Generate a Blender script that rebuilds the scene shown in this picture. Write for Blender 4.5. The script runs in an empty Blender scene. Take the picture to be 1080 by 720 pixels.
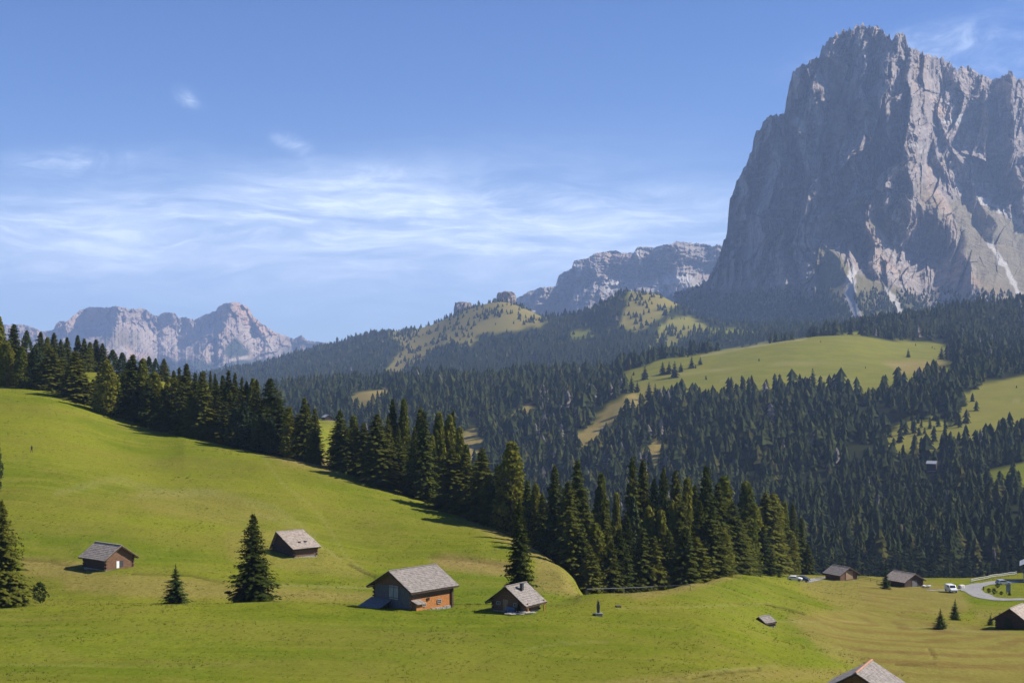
import bpy, bmesh, math, random
import numpy as np
from mathutils import Vector, Matrix

random.seed(7)
RNG = np.random.default_rng(7)
HAZE_D, HAZE_COL, HAZE_G = 5.8e-5, (.47, .64, 1.0, 1), .1
F, CX, HY = 1500.0, 540.0, 382.0        # 50 mm lens on a 36 mm sensor; level camera, horizon row 382 of 720
scene = bpy.context.scene
COL = scene.collection

# ---------------------------------------------------------------- helpers
def at(px, py, Y):
    """a point at distance Y (metres) seen in direction px, py of the photograph"""
    return Vector(((px - CX) / F * Y, Y, (HY - py) / F * Y))

def tag(o, label=None, cat=None, group=None, kind=None):
    if label: o['label'] = label
    if cat: o['category'] = cat
    if group: o['group'] = group
    if kind: o['kind'] = kind
    return o

def empty(name, loc, rz=0.0):
    o = bpy.data.objects.new(name, None)
    o.empty_display_size = 0.5
    o.location = loc
    o.rotation_euler = (0, 0, rz)
    COL.objects.link(o)
    return o

def np_mesh(name, verts, faces, mat=None, smooth=False, attrs=None, mat_idx=None, mats=None):
    """faces: (n,3) or (n,4) int array"""
    me = bpy.data.meshes.new(name)
    verts = np.ascontiguousarray(verts, dtype=np.float32)
    faces = np.ascontiguousarray(faces, dtype=np.int32)
    n, k = faces.shape
    me.vertices.add(len(verts)); me.vertices.foreach_set('co', verts.ravel())
    me.loops.add(n * k); me.loops.foreach_set('vertex_index', faces.ravel())
    me.polygons.add(n)
    me.polygons.foreach_set('loop_start', np.arange(0, n * k, k, dtype=np.int32))
    me.polygons.foreach_set('loop_total', np.full(n, k, dtype=np.int32))
    if mats:
        for m in mats: me.materials.append(m)
    elif mat: me.materials.append(mat)
    if mat_idx is not None: me.polygons.foreach_set('material_index', np.ascontiguousarray(mat_idx, dtype=np.int32))
    me.polygons.foreach_set('use_smooth', np.full(n, smooth, dtype=bool))
    me.update(calc_edges=True)
    for an, av in (attrs or {}).items():
        a = me.attributes.new(an, 'FLOAT', 'POINT')
        a.data.foreach_set('value', np.ascontiguousarray(av, dtype=np.float32))
    return me

def link(name, me, parent=None, loc=None):
    o = bpy.data.objects.new(name, me)
    COL.objects.link(o)
    if parent: o.parent = parent
    if loc is not None: o.location = loc
    return o

class MB:
    """collects shapes and links them as one mesh object"""
    def __init__(s): s.v = []; s.f = []; s.mi = []
    def poly(s, vs, fs, mi=0):
        b = len(s.v); s.v += [tuple(v) for v in vs]
        for f in fs: s.f.append(tuple(b + i for i in f)); s.mi.append(mi)
    def box(s, c, d, rz=0.0, M=None, mi=0):
        cx, cy, cz = c; dx, dy, dz = d[0] / 2, d[1] / 2, d[2] / 2
        vs = []
        for z in (-dz, dz):
            for x, y in ((-dx, -dy), (dx, -dy), (dx, dy), (-dx, dy)):
                X = x * math.cos(rz) - y * math.sin(rz); Yy = x * math.sin(rz) + y * math.cos(rz)
                p = Vector((cx + X, cy + Yy, cz + z))
                if M is not None: p = M @ Vector((X, Yy, z)) + Vector(c)
                vs.append(p)
        s.poly(vs, [(3, 2, 1, 0), (4, 5, 6, 7), (0, 1, 5, 4), (1, 2, 6, 5), (2, 3, 7, 6), (3, 0, 4, 7)], mi)
    def tube(s, p0, p1, r0, r1=None, n=8, mi=0, cap=True):
        r1 = r0 if r1 is None else r1
        p0 = Vector(p0); p1 = Vector(p1); d = (p1 - p0).normalized()
        a = d.cross(Vector((0, 0, 1)))
        if a.length < 1e-3: a = Vector((1, 0, 0))
        a.normalize(); b = d.cross(a)
        vs = []
        for p, r in ((p0, r0), (p1, r1)):
            for i in range(n):
                t = 2 * math.pi * (i + .5) / n
                vs.append(p + a * math.cos(t) * r + b * math.sin(t) * r)
        fs = [(i, (i + 1) % n, n + (i + 1) % n, n + i) for i in range(n)]
        if cap: fs += [tuple(range(n))[::-1], tuple(range(n, 2 * n))]
        s.poly(vs, fs, mi)
    def prism(s, prof, axis, t0, t1, mi=0):
        """profile polygon (a,b) extruded along axis 'x' or 'y'"""
        n = len(prof)
        mk = (lambda a, b, t: (t, a, b)) if axis == 'x' else (lambda a, b, t: (a, t, b))
        vs = [mk(a, b, t0) for a, b in prof] + [mk(a, b, t1) for a, b in prof]
        s.poly(vs, [(i, (i + 1) % n, n + (i + 1) % n, n + i) for i in range(n)] + [tuple(range(n))[::-1], tuple(range(n, 2 * n))], mi)
    def build(s, name, mat, parent=None, loc=None, smooth=False, bevel=0.0):
        me = bpy.data.meshes.new(name)
        me.from_pydata(s.v, [], s.f)
        for m in (mat if isinstance(mat, (list, tuple)) else [mat]): me.materials.append(m)
        me.polygons.foreach_set('material_index', s.mi)
        bm = bmesh.new(); bm.from_mesh(me)
        bmesh.ops.recalc_face_normals(bm, faces=bm.faces)
        if bevel: bmesh.ops.bevel(bm, geom=bm.edges[:], offset=bevel, segments=2, profile=0.6, affect='EDGES')
        bm.to_mesh(me); bm.free()
        if smooth: me.polygons.foreach_set('use_smooth', [True] * len(me.polygons))
        me.update()
        return link(name, me, parent, loc)

# ---------------------------------------------------------------- numpy noise
_P = np.random.default_rng(11).integers(0, 1 << 30, 4096)
def _h(ix, iy, seed):
    return _P[(_P[(ix + seed * 131) & 4095] + iy) & 4095]
def noise2(x, y, seed=0):
    x = np.asarray(x, float); y = np.asarray(y, float)
    ix = np.floor(x).astype(int); iy = np.floor(y).astype(int); fx = x - ix; fy = y - iy
    def g(i, j):
        a = _h(ix + i, iy + j, seed) / float(1 << 30) * 2 * np.pi * 7
        return np.cos(a) * (fx - i) + np.sin(a) * (fy - j)
    u = fx ** 3 * (fx * (fx * 6 - 15) + 10); v = fy ** 3 * (fy * (fy * 6 - 15) + 10)
    a = g(0, 0) * (1 - u) + g(1, 0) * u; b = g(0, 1) * (1 - u) + g(1, 1) * u
    return (a * (1 - v) + b * v) * 1.5
def fbm(x, y, oct=4, seed=0, gain=.5):
    s = 0; a = 1
    for o in range(oct): s = s + a * noise2(x * 2 ** o, y * 2 ** o, seed + o); a *= gain
    return s
def ridged(x, y, oct=4, seed=0, gain=.5):
    s = 0; a = 1
    for o in range(oct): s = s + a * (1 - 2 * np.abs(noise2(x * 2 ** o, y * 2 ** o, seed + o))); a *= gain
    return s
def pchip(xk, yk, x):
    """monotone cubic through knots; yk (..., n) same leading shape broadcast"""
    xk = np.asarray(xk, float); yk = np.asarray(yk, float); x = np.asarray(x, float)
    h = np.diff(xk); d = np.diff(yk) / h
    m = np.zeros_like(yk)
    w1 = 2 * h[1:] + h[:-1]; w2 = h[1:] + 2 * h[:-1]
    with np.errstate(divide='ignore', invalid='ignore'):
        mm = (w1 + w2) / (w1 / d[:-1] + w2 / d[1:])
    m[1:-1] = np.where(d[:-1] * d[1:] > 0, mm, 0)
    m[0] = d[0]; m[-1] = d[-1]
    i = np.clip(np.searchsorted(xk, x) - 1, 0, len(xk) - 2)
    t = np.clip((x - xk[i]) / h[i], 0, 1)
    return ((2 * t ** 3 - 3 * t ** 2 + 1) * yk[i] + (t ** 3 - 2 * t ** 2 + t) * h[i] * m[i]
            + (-2 * t ** 3 + 3 * t ** 2) * yk[i + 1] + (t ** 3 - t ** 2) * h[i] * m[i + 1])
def sstep(a, b, x):
    t = np.clip((x - a) / (b - a), 0, 1); return t * t * (3 - 2 * t)
def facets(x, y, seed, off=1.0, tilt=1.0):
    """rock broken into plane faces: each cell has its own set-back and its own tilt"""
    ix = np.floor(x).astype(int); iy = np.floor(y).astype(int); best = np.full(np.shape(x), 9e9); val = np.zeros(np.shape(x))
    R = lambda a, b, s: _h(a, b, seed * 7 + s) / float(1 << 30)
    for i in (-1, 0, 1):
        for j in (-1, 0, 1):
            a, b = ix + i, iy + j
            dx = x - (a + .1 + .8 * R(a, b, 1)); dy = y - (b + .1 + .8 * R(a, b, 2)); d = dx * dx + dy * dy
            v = off * (R(a, b, 3) - .5) + tilt * ((R(a, b, 4) - .5) * 2 * dx + (R(a, b, 5) - .5) * dy)
            m = d < best; best = np.where(m, d, best); val = np.where(m, v, val)
    return val
def line_dist(X, Y, pts):
    """distance from points to a polyline and the position along it 0..1"""
    best = np.full(np.shape(X), 1e9)
    for (x0, y0), (x1, y1) in zip(pts[:-1], pts[1:]):
        dx, dy = x1 - x0, y1 - y0; L = dx * dx + dy * dy + 1e-9
        t = np.clip(((X - x0) * dx + (Y - y0) * dy) / L, 0, 1)
        best = np.minimum(best, np.hypot(X - x0 - t * dx, Y - y0 - t * dy))
    return best
def in_poly(X, Y, poly):
    r = np.zeros(np.shape(X), bool); n = len(poly)
    for i in range(n):
        x0, y0 = poly[i]; x1, y1 = poly[(i + 1) % n]
        if y0 == y1: continue
        c = ((y0 > Y) != (y1 > Y)) & (X < (x1 - x0) * (Y - y0) / (y1 - y0) + x0)
        r ^= c
    return r
def soft_poly(X, Y, poly, soft=4.0):
    d = line_dist(X, Y, list(poly) + [poly[0]])
    s = np.where(in_poly(X, Y, poly), d, -d)
    return sstep(-soft, soft, s)

# ---------------------------------------------------------------- node helper
class NT:
    def __init__(s, tree): s.t = tree; s.n = tree.nodes; s.l = tree.links
    def new(s, typ, **kw):
        n = s.n.new(typ)
        for k, v in kw.items(): setattr(n, k, v)
        return n
    def put(s, sock, val):
        if isinstance(val, bpy.types.NodeSocket): s.l.new(val, sock)
        elif val is not None: sock.default_value = val
    def math(s, op, a, b=None, c=None, clamp=False):
        n = s.new('ShaderNodeMath', operation=op, use_clamp=clamp)
        s.put(n.inputs[0], a)
        if b is not None: s.put(n.inputs[1], b)
        if c is not None: s.put(n.inputs[2], c)
        return n.outputs[0]
    def mix(s, fac, a, b, blend='MIX'):
        n = s.new('ShaderNodeMix', data_type='RGBA', blend_type=blend)
        s.put(n.inputs['Factor'], fac)
        for k, v in ((6, a), (7, b)):
            if isinstance(v, (tuple, list)) and len(v) == 3: v = (*v, 1)
            s.put(n.inputs[k], v)
        return n.outputs[2]
    def noise(s, vec=None, scale=1.0, detail=4.0, rough=.55, dist=0.0):
        n = s.new('ShaderNodeTexNoise')
        if vec is not None: s.put(n.inputs['Vector'], vec)
        n.inputs['Scale'].default_value = scale; n.inputs['Detail'].default_value = detail
        n.inputs['Roughness'].default_value = rough; n.inputs['Distortion'].default_value = dist
        return n.outputs[0]
    def ramp(s, fac, a, b, lo=0.0, hi=1.0):
        n = s.new('ShaderNodeMapRange', interpolation_type='SMOOTHSTEP')
        s.put(n.inputs[0], fac); n.inputs[1].default_value = a; n.inputs[2].default_value = b
        n.inputs[3].default_value = lo; n.inputs[4].default_value = hi
        return n.outputs[0]
    def mapping(s, vec, scale=(1, 1, 1), rot=(0, 0, 0), loc=(0, 0, 0)):
        n = s.new('ShaderNodeMapping'); s.put(n.inputs[0], vec)
        n.inputs[1].default_value = loc; n.inputs[2].default_value = rot; n.inputs[3].default_value = scale
        return n.outputs[0]
    def attr(s, name):
        return s.new('ShaderNodeAttribute', attribute_name=name).outputs['Fac']
    def pos(s): return s.new('ShaderNodeNewGeometry').outputs['Position']
    def obj(s): return s.new('ShaderNodeTexCoord').outputs['Object']

def new_mat(name):
    m = bpy.data.materials.new(name); m.use_nodes = True
    t = NT(m.node_tree); b = t.n['Principled BSDF']
    b.inputs['Roughness'].default_value = .85
    b.inputs['Specular IOR Level'].default_value = .25
    return m, t, b

def plain(name, col, rough=.8, var=.15, scale=3.0, metal=0.0, spec=.3, stretch=(1, 1, 1), bump=0.0):
    """a procedural material: colour broken up by noise in the object's own space"""
    m, t, b = new_mat(name)
    v = t.mapping(t.obj(), stretch)
    n = t.noise(v, scale, 5, .6)
    f = t.ramp(n, .3, .7)
    c0 = tuple(c * (1 - var) for c in col); c1 = tuple(min(1, c * (1 + var)) for c in col)
    t.put(b.inputs['Base Color'], t.mix(f, c0, c1))
    b.inputs['Roughness'].default_value = rough; b.inputs['Metallic'].default_value = metal
    b.inputs['Specular IOR Level'].default_value = spec
    if bump:
        bn = t.new('ShaderNodeBump'); bn.inputs['Strength'].default_value = bump; bn.inputs['Distance'].default_value = .05
        t.put(bn.inputs['Height'], n); t.l.new(bn.outputs[0], b.inputs['Normal'])
    return m

# ---------------------------------------------------------------- camera
cam = bpy.data.cameras.new('camera')
cam.lens = 50; cam.sensor_width = 36; cam.sensor_fit = 'HORIZONTAL'
cam.shift_y = (HY - 360) / 1080
cam.clip_start = .5; cam.clip_end = 60000
camo = bpy.data.objects.new('camera', cam); COL.objects.link(camo)
camo.location = (0, 0, 0); camo.rotation_euler = (math.pi / 2, 0, 0)
scene.camera = camo

# ---------------------------------------------------------------- sun, sky
SUN_DIR = Vector((0.99, 0.08, 0)).normalized()
SUN_EL = math.radians(41)
SD = Vector((SUN_DIR.x * math.cos(SUN_EL), SUN_DIR.y * math.cos(SUN_EL), math.sin(SUN_EL)))
sl = bpy.data.lights.new('sun', 'SUN'); sl.energy = 5.0; sl.angle = math.radians(.53); sl.color = (1, .94, .85)
so = bpy.data.objects.new('sun', sl); COL.objects.link(so)
so.rotation_euler = (-SD).to_track_quat('-Z', 'Y').to_euler()
so.location = (0, 0, 300)

world = bpy.data.worlds.new('World'); scene.world = world; world.use_nodes = True
w = NT(world.node_tree); bg = w.n['Background']
sky = w.new('ShaderNodeTexSky', sky_type='NISHITA'); sky.sun_disc = False
sky.sun_elevation = SUN_EL
sky.sun_rotation = math.atan2(SD.x, SD.y)
sky.altitude = 1900; sky.air_density = 1.0; sky.dust_density = .5; sky.ozone_density = 3.0
# cirrus, laid out by compass direction (azimuth, elevation)
gen = w.new('ShaderNodeTexCoord').outputs['Generated']
sep = w.new('ShaderNodeSeparateXYZ'); w.put(sep.inputs[0], gen)
az = w.math('ARCTAN2', sep.outputs[0], sep.outputs[1])
el = w.math('ARCSINE', sep.outputs[2])
def blob(px, py, rx, ry, tilt=0.0):
    a0 = math.atan((px - CX) / F); e0 = math.atan((HY - py) / F * math.cos(a0))
    dx = w.math('SUBTRACT', az, a0); dy = w.math('SUBTRACT', el, e0)
    c, s_ = math.cos(tilt), math.sin(tilt)
    u = w.math('DIVIDE', w.math('ADD', w.math('MULTIPLY', dx, c), w.math('MULTIPLY', dy, s_)), rx / F)
    v = w.math('DIVIDE', w.math('SUBTRACT', w.math('MULTIPLY', dy, c), w.math('MULTIPLY', dx, s_)), ry / F)
    d = w.math('ADD', w.math('MULTIPLY', u, u), w.math('MULTIPLY', v, v))
    return w.math('POWER', 2.718, w.math('MULTIPLY', d, -1.0))
def total(l):
    r = l[0]
    for x in l[1:]: r = w.math('ADD', r, x)
    return r
comb = w.new('ShaderNodeCombineXYZ'); w.put(comb.inputs[0], az); w.put(comb.inputs[1], el)
cv = comb.outputs[0]
warp = w.new('ShaderNodeTexNoise'); w.put(warp.inputs['Vector'], w.mapping(cv, (6, 14, 1)))
warp.inputs['Scale'].default_value = 1; warp.inputs['Detail'].default_value = 3
wv = w.new('ShaderNodeVectorMath', operation='MULTIPLY_ADD')
w.put(wv.inputs[0], warp.outputs['Color']); wv.inputs[1].default_value = (.09, .05, 0); w.put(wv.inputs[2], cv)
n1 = w.noise(w.mapping(wv.outputs[0], (6, 38, 1), (0, 0, .10)), 1, 12, .62, .5)
n2 = w.noise(w.mapping(wv.outputs[0], (26, 150, 1), (0, 0, .22), (3, 1, 0)), 1, 10, .66, .5)
n5 = w.noise(w.mapping(wv.outputs[0], (50, 420, 1), (0, 0, -.12), (1, 4, 0)), 1, 8, .7, .4)
n3 = w.noise(w.mapping(wv.outputs[0], (14, 22, 1), (0, 0, -.2), (7, 1, 0)), 1, 10, .64, .8)
band = total([blob(190, 230, 340, 40, .10), w.math('MULTIPLY', blob(600, 250, 280, 40, -.03), .95),
              w.math('MULTIPLY', blob(300, 285, 460, 44), .75), w.math('MULTIPLY', blob(620, 215, 220, 20), .45)])
tex = w.math('ADD', w.math('MULTIPLY', w.ramp(n1, .30, .68, .22, .80), w.ramp(n2, .25, .68, .62, 1.0)), w.math('ADD', w.math('MULTIPLY', w.ramp(n2, .46, .72), .16), w.math('MULTIPLY', w.ramp(n5, .5, .75), .12)))
c_main = w.math('MULTIPLY', band, tex)
wisp = total([blob(75, 172, 55, 12, .05), w.math('MULTIPLY', blob(150, 165, 40, 8, .2), .3), w.math('MULTIPLY', blob(385, 187, 42, 12, .18), 1.0),
              w.math('MULTIPLY', blob(197, 104, 11, 7, -.5), 1.1), w.math('MULTIPLY', blob(307, 151, 22, 7, -.45), 1.2),
              w.math('MULTIPLY', blob(1010, 45, 110, 22, .12), .75), w.math('MULTIPLY', blob(1060, 70, 90, 10, .05), .5)])
n4 = w.noise(w.mapping(wv.outputs[0], (60, 150, 1), (0, 0, -.35), (2, 5, 0)), 1, 7, .62, .8)
c_w = w.math('MULTIPLY', wisp, w.math('MULTIPLY', w.ramp(n3, .32, .66), w.ramp(n4, .30, .72, .25, 1.0)))
cloud = w.math('MINIMUM', w.math('ADD', w.math('MULTIPLY', c_main, .88), w.math('MULTIPLY', c_w, .5)), .86)
SKYCOL = w.mix(1.0, sky.outputs[0], (.42, .77, 1.32, 1), 'MULTIPLY')
veil = w.math('MULTIPLY', w.math('POWER', 2.718, w.math('DIVIDE', w.math('MAXIMUM', el, 0.0), -.075)), .50)
SKYCOL = w.mix(veil, SKYCOL, (12.6, 16.0, 18.4, 1))
skyc = w.mix(cloud, SKYCOL, (16.0, 17.6, 19.6, 1))
w.put(bg.inputs[0], skyc); bg.inputs[1].default_value = .055

vs = scene.view_settings
scene.display_settings.display_device = 'sRGB'
vs.view_transform = 'Standard'; vs.look = 'None'; vs.gamma = 1; vs.exposure = 0.7; vs.use_curve_mapping = False
scene.render.engine = 'CYCLES'
cy = scene.cycles
cy.use_denoising = True
try: cy.denoiser = 'OPENIMAGEDENOISE'
except Exception: pass
cy.max_bounces = 5; cy.diffuse_bounces = 2; cy.glossy_bounces = 2; cy.transmission_bounces = 3; cy.volume_bounces = 1
cy.transparent_max_bounces = 6; cy.caustics_reflective = False; cy.caustics_refractive = False
# ---------------------------------------------------------------- terrain: rows of knots (px, Y, py) or (px, Y, None, z)
def K(rows): return rows
ROWS = [
 [(-2500, 60, None, -15), (0, 60, None, -18.5), (1080, 60, None, -20), (3600, 60, None, -22)],
 [(-2500, 135, None, -29), (0, 138, 722), (300, 143, 722), (540, 148, 722), (700, 150, 722), (800, 150, 727), (860, 150, 742), (920, 150, 764), (1080, 150, 768), (3600, 150, None, -42)],
 [(-2500, 200, None, -32), (0, 200, 641), (150, 200, 638), (300, 200, 638), (400, 200, 643), (480, 200, 645), (560, 200, 644), (612, 205, 640), (660, 210, 637), (730, 215, 638), (780, 230, 640), (830, 250, 652), (900, 230, 675), (1000, 225, 683), (1080, 220, 690), (3600, 220, None, -50)],
 [(-2500, 222, None, -33), (0, 222, 634), (150, 222, 631), (300, 225, 630), (400, 222, 636), (480, 222, 632), (548, 226, 631), (590, 232, 630), (612, 236, 629.5), (660, 240, 629.5), (700, 250, 626), (730, 268, 617), (756, 290, 610.5), (780, 320, 609.5), (810, 345, 611.5), (830, 345, 617), (860, 330, 632), (900, 310, 645), (960, 300, 655), (1080, 300, 653), (3600, 300, None, -60)],
 [(-2500, 330, None, -15), (0, 330, 490), (150, 320, 520), (300, 300, 560), (400, 290, 585), (480, 285, 590), (548, 265, 606), (590, 262, 606), (605, 262, 614), (612, 258, 632), (640, 262, None, -48), (700, 268, None, -48), (730, 286, None, -48.5), (756, 315, 609), (780, 355, 607.5), (810, 395, 607.5), (830, 405, 609.5), (860, 390, 618), (900, 370, 625), (960, 360, 631), (1080, 360, 635), (3600, 360, None, -65)],
 [(-2500, 450, None, 5), (0, 450, 410), (60, 445, 416), (95, 440, 428), (150, 430, 448), (230, 405, 468), (300, 385, 483), (345, 375, 494), (400, 365, 512), (480, 345, 542), (548, 318, 570), (580, 300, 590), (605, 285, 612), (612, 283, 624), (640, 290, None, -53), (730, 315, None, -60), (756, 345, None, -56.5), (780, 390, 606.5), (810, 430, 605.8), (830, 455, 605.5), (860, 455, 606), (900, 455, 607.5), (960, 450, 610.5), (1020, 455, 609), (1080, 470, 604), (3600, 470, None, -70)],
 [(-2500, 540, None, 10), (0, 540, 393), (120, 520, 405), (150, 500, 420), (230, 470, None, -27), (300, 430, None, -30), (345, 430, None, -36), (400, 400, None, -34), (480, 380, None, -45), (548, 350, None, -55), (612, 330, None, -62), (730, 370, None, -80), (830, 500, None, -84), (960, 500, None, -86), (1080, 520, None, -82), (3600, 520, None, -80)],
 [(-2500, 640, None, 10), (0, 640, 388), (100, 640, 391), (150, 630, 395), (180, 620, 400), (230, 600, 410), (300, 570, 450), (345, 600, 474), (400, 560, None, -90), (480, 520, None, -100), (548, 500, None, -105), (612, 500, None, -110), (730, 520, None, -120), (830, 640, None, -125), (960, 650, None, -128), (1080, 650, None, -128), (3600, 650, None, -120)],
 [(-2500, 900, None, -10), (0, 900, None, -30), (150, 900, None, -20), (230, 900, None, -34), (300, 900, 448), (345, 900, 441), (375, 880, 452), (410, 850, None, -120), (480, 850, None, -150), (612, 850, None, -150), (730, 850, None, -145), (900, 850, 600), (1080, 850, 595), (3600, 850, None, -120)],
 [(-2500, 1300, None, -100), (0, 1300, None, -150), (230, 1300, None, -120), (345, 1200, None, -75), (400, 1200, None, -160), (480, 1200, None, -170), (548, 1200, None, -160), (612, 1150, 562), (730, 1150, 545), (830, 1150, 540), (960, 1150, 532), (1020, 1150, 510), (1080, 1150, 494), (3600, 1150, None, -60)],
 [(-2500, 1700, None, -150), (0, 1700, None, -220), (300, 1600, None, -160), (400, 1600, None, -150), (480, 1600, 488), (548, 1550, 488), (612, 1500, 472), (730, 1450, 465), (830, 1400, 465), (960, 1400, 450), (1080, 1400, 444), (3600, 1400, None, -30)],
 [(-2500, 2100, None, -180), (0, 2100, None, -240), (230, 2050, None, -150), (300, 2000, None, -110), (400, 1900, 430), (480, 1900, 425), (548, 1900, 425), (612, 1850, 420), (660, 1750, 416), (730, 1700, 415), (830, 1650, 416), (900, 1650, 412), (960, 1650, 408), (1080, 1650, 397), (3600, 1700, None, 10)],
 [(-2500, 2600, None, -200), (0, 2600, None, -260), (230, 2600, 425), (300, 2500, 408), (400, 2400, 402), (480, 2350, 400), (548, 2300, 397), (612, 2250, 397), (645, 2150, 395), (660, 2100, 388), (700, 2100, 379), (760, 2120, 369), (830, 2150, 359), (900, 2200, 353), (960, 2250, 360), (1080, 2250, 366), (3600, 2300, None, 60)],
 [(-2500, 3300, None, -250), (0, 3300, None, -280), (230, 3200, None, -160), (300, 3100, None, -120), (400, 3000, None, -90), (548, 2900, None, -70), (612, 2800, None, -60), (660, 2700, None, -40), (760, 2700, None, -10), (830, 2600, None, 30), (900, 2600, 347), (960, 2700, 336), (1080, 2800, 318), (1300, 2800, 292), (3600, 2900, None, 250)],
 [(-2500, 4300, None, -260), (0, 4300, None, -290), (240, 4300, None, -100), (300, 4300, 400), (400, 4300, 380), (480, 4000, 366), (548, 3900, 360), (612, 3800, 356), (680, 3700, 350), (760, 3700, 347), (830, 3500, 350), (900, 3400, 345), (1080, 3400, None, 90), (1300, 3400, None, 150), (3600, 3500, None, 200)],
 [(-2500, 5500, None, -200), (0, 5500, None, -250), (190, 5600, 402), (240, 5600, 392), (300, 5500, 380), (340, 5500, 368), (380, 5400, 356), (410, 5300, 350), (440, 5200, 348), (465, 5100, 340), (480, 5000, 331), (505, 4900, 323), (532, 4800, 315), (555, 4700, 328), (575, 4600, 337), (600, 4400, 338), (620, 4300, 332), (645, 4200, 318), (670, 4200, 307), (693, 4200, 308), (715, 4200, 322), (740, 4150, 342), (800, 4150, 346), (900, 4250, 344), (1000, 4400, 338), (1080, 4400, 336), (3600, 4500, None, 250)],
 [(-2500, 6600, None, -250), (0, 6600, None, -290), (400, 6600, None, -60), (700, 6400, None, 60), (1080, 6600, None, 120), (3600, 6600, None, 150)],
 [(-2500, 11000, None, -280), (1080, 11000, None, -280), (3600, 11000, None, -200)],
 [(-2500, 24000, None, -300), (3600, 24000, None, -300)],
]
PX = np.concatenate([np.arange(-1200, -60, 40), np.arange(-60, 1140, 2.5), np.arange(1140, 2301, 40)]).astype(float)
YR = np.concatenate([np.arange(60, 130, 5), np.arange(130, 480, 1.7), 480 * 1.0115 ** np.arange(0, 215), [6000, 7000, 8500, 11000, 15000, 19000, 24000]])
YR = np.unique(YR[YR <= 24000])
yk = np.zeros((len(ROWS), len(PX))); zk = np.zeros_like(yk)
for i, r in enumerate(ROWS):
    xs = [q[0] for q in r]; ys = [q[1] for q in r]
    zs = [q[3] if len(q) > 3 else (HY - q[2]) / F * q[1] for q in r]
    yk[i] = pchip(xs, ys, PX); zk[i] = pchip(xs, zs, PX)
gx = np.arange(-1200, 2301, 2.5); kern = np.exp(-.5 * (np.arange(-16, 17) / 5.5) ** 2); kern /= kern.sum()
keepw = sstep(560, 592, PX) * (1 - sstep(650, 690, PX))
for A in (yk, zk):
    for i in range(len(ROWS)):
        gy = np.interp(gx, PX, A[i]); gs = np.convolve(np.pad(gy, 16, mode='edge'), kern, 'valid')
        A[i] = A[i] * keepw + np.interp(PX, gx, gs) * (1 - keepw)
ZT = np.zeros((len(YR), len(PX)))
for j in range(len(PX)):
    ZT[:, j] = pchip(yk[:, j], zk[:, j], YR)
XX = (PX[None, :] - CX) / F * YR[:, None]; YY = np.repeat(YR[:, None], len(PX), 1)
PY0 = HY - ZT * F / YY                                   # the row each point projects to, before the relief
# --- meadow and clearing outlines on the slopes beyond the valley (no trees stand in them)
MEADOW_SHELF = [(652, 394), (700, 379), (760, 369), (812, 361), (850, 356), (900, 351), (930, 358), (985, 360), (1002, 366), (998, 378), (1010, 388), (1000, 400), (960, 404), (935, 412), (905, 416), (880, 413), (850, 411), (815, 413), (770, 414), (735, 416), (718, 418), (705, 424), (690, 434), (672, 430), (662, 412)]
MEADOW_EAST = [(1012, 420), (1035, 404), (1080, 396), (1300, 385), (1300, 448), (1080, 452), (1046, 462), (1020, 470), (975, 476), (935, 478), (928, 462), (958, 442), (985, 436), (1000, 450), (1010, 444)]
MEADOW_LOW = [(1000, 508), (1040, 496), (1080, 488), (1300, 480), (1300, 512), (1080, 516), (1046, 520)]
CLEARINGS = [[(606, 462), (640, 430), (668, 412), (678, 428), (650, 446), (630, 468), (612, 480)],
             [(474, 476), (485, 456), (505, 452), (512, 470), (500, 492), (478, 492)],
             [(358, 428), (372, 416), (404, 408), (418, 414), (396, 424), (372, 434)],
             [(540, 436), (560, 424), (572, 430), (560, 444)], [(672, 480), (690, 462), (700, 470), (690, 492)]]
ALPINE = [[(408, 352), (440, 340), (470, 330), (482, 318), (532, 305), (560, 325), (578, 333), (572, 344), (540, 350), (505, 353), (498, 366), (470, 362), (452, 372), (424, 392), (402, 400), (414, 380), (430, 368), (418, 360)],
          [(655, 330), (668, 302), (700, 302), (722, 320), (706, 326), (690, 340), (672, 350), (655, 344)],
          [(692, 352), (704, 336), (726, 334), (752, 348), (730, 352), (712, 362), (700, 372), (684, 370)],
          [(600, 350), (625, 346), (622, 356), (602, 358)], [(738, 346), (800, 347), (790, 353), (745, 352)]]
pasture = np.zeros_like(YY); PXG0 = np.repeat(PX[None, :], len(YR), 0)
for p in [MEADOW_SHELF, MEADOW_EAST, MEADOW_LOW] + ALPINE: pasture = np.maximum(pasture, soft_poly(PXG0, PY0, p, 9) * (YY > 900))
# small relief in world space
amp = sstep(60, 140, YY) * (.22 + .0035 * np.clip(YY - 150, 0, 350)) * (1 - .9 * pasture)
calm = 1 - .75 * sstep(300, 420, YY) * (1 - sstep(480, 620, YY))
fieldflat = 1.0
ZT += amp * calm * (.9 * fbm(XX / 38, YY / 26, 3, 3) * sstep(0, 1, 1 - 0 * XX))
ZT += sstep(130, 160, YY) * (1 - sstep(520, 900, YY)) * (.13 * fbm(XX / 6, YY / 7.0, 3, 9) + .35 * fbm(XX / 50, YY / 30, 2, 21))
ZT += sstep(900, 1500, YY) * (1 - .95 * pasture) * (9.0 * fbm(XX / 190, YY / 260, 3, 31) + 2.5 * fbm(XX / 60, YY / 60, 2, 32)) + sstep(3000, 4200, YY) * (1 - pasture) * 9 * ridged(XX / 420, YY / 420, 4, 41) + sstep(3000, 4200, YY) * (1 - .8 * pasture) * 1.5 * fbm(XX / 60, YY / 60, 3, 43)
ZFIN = ZT
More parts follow.
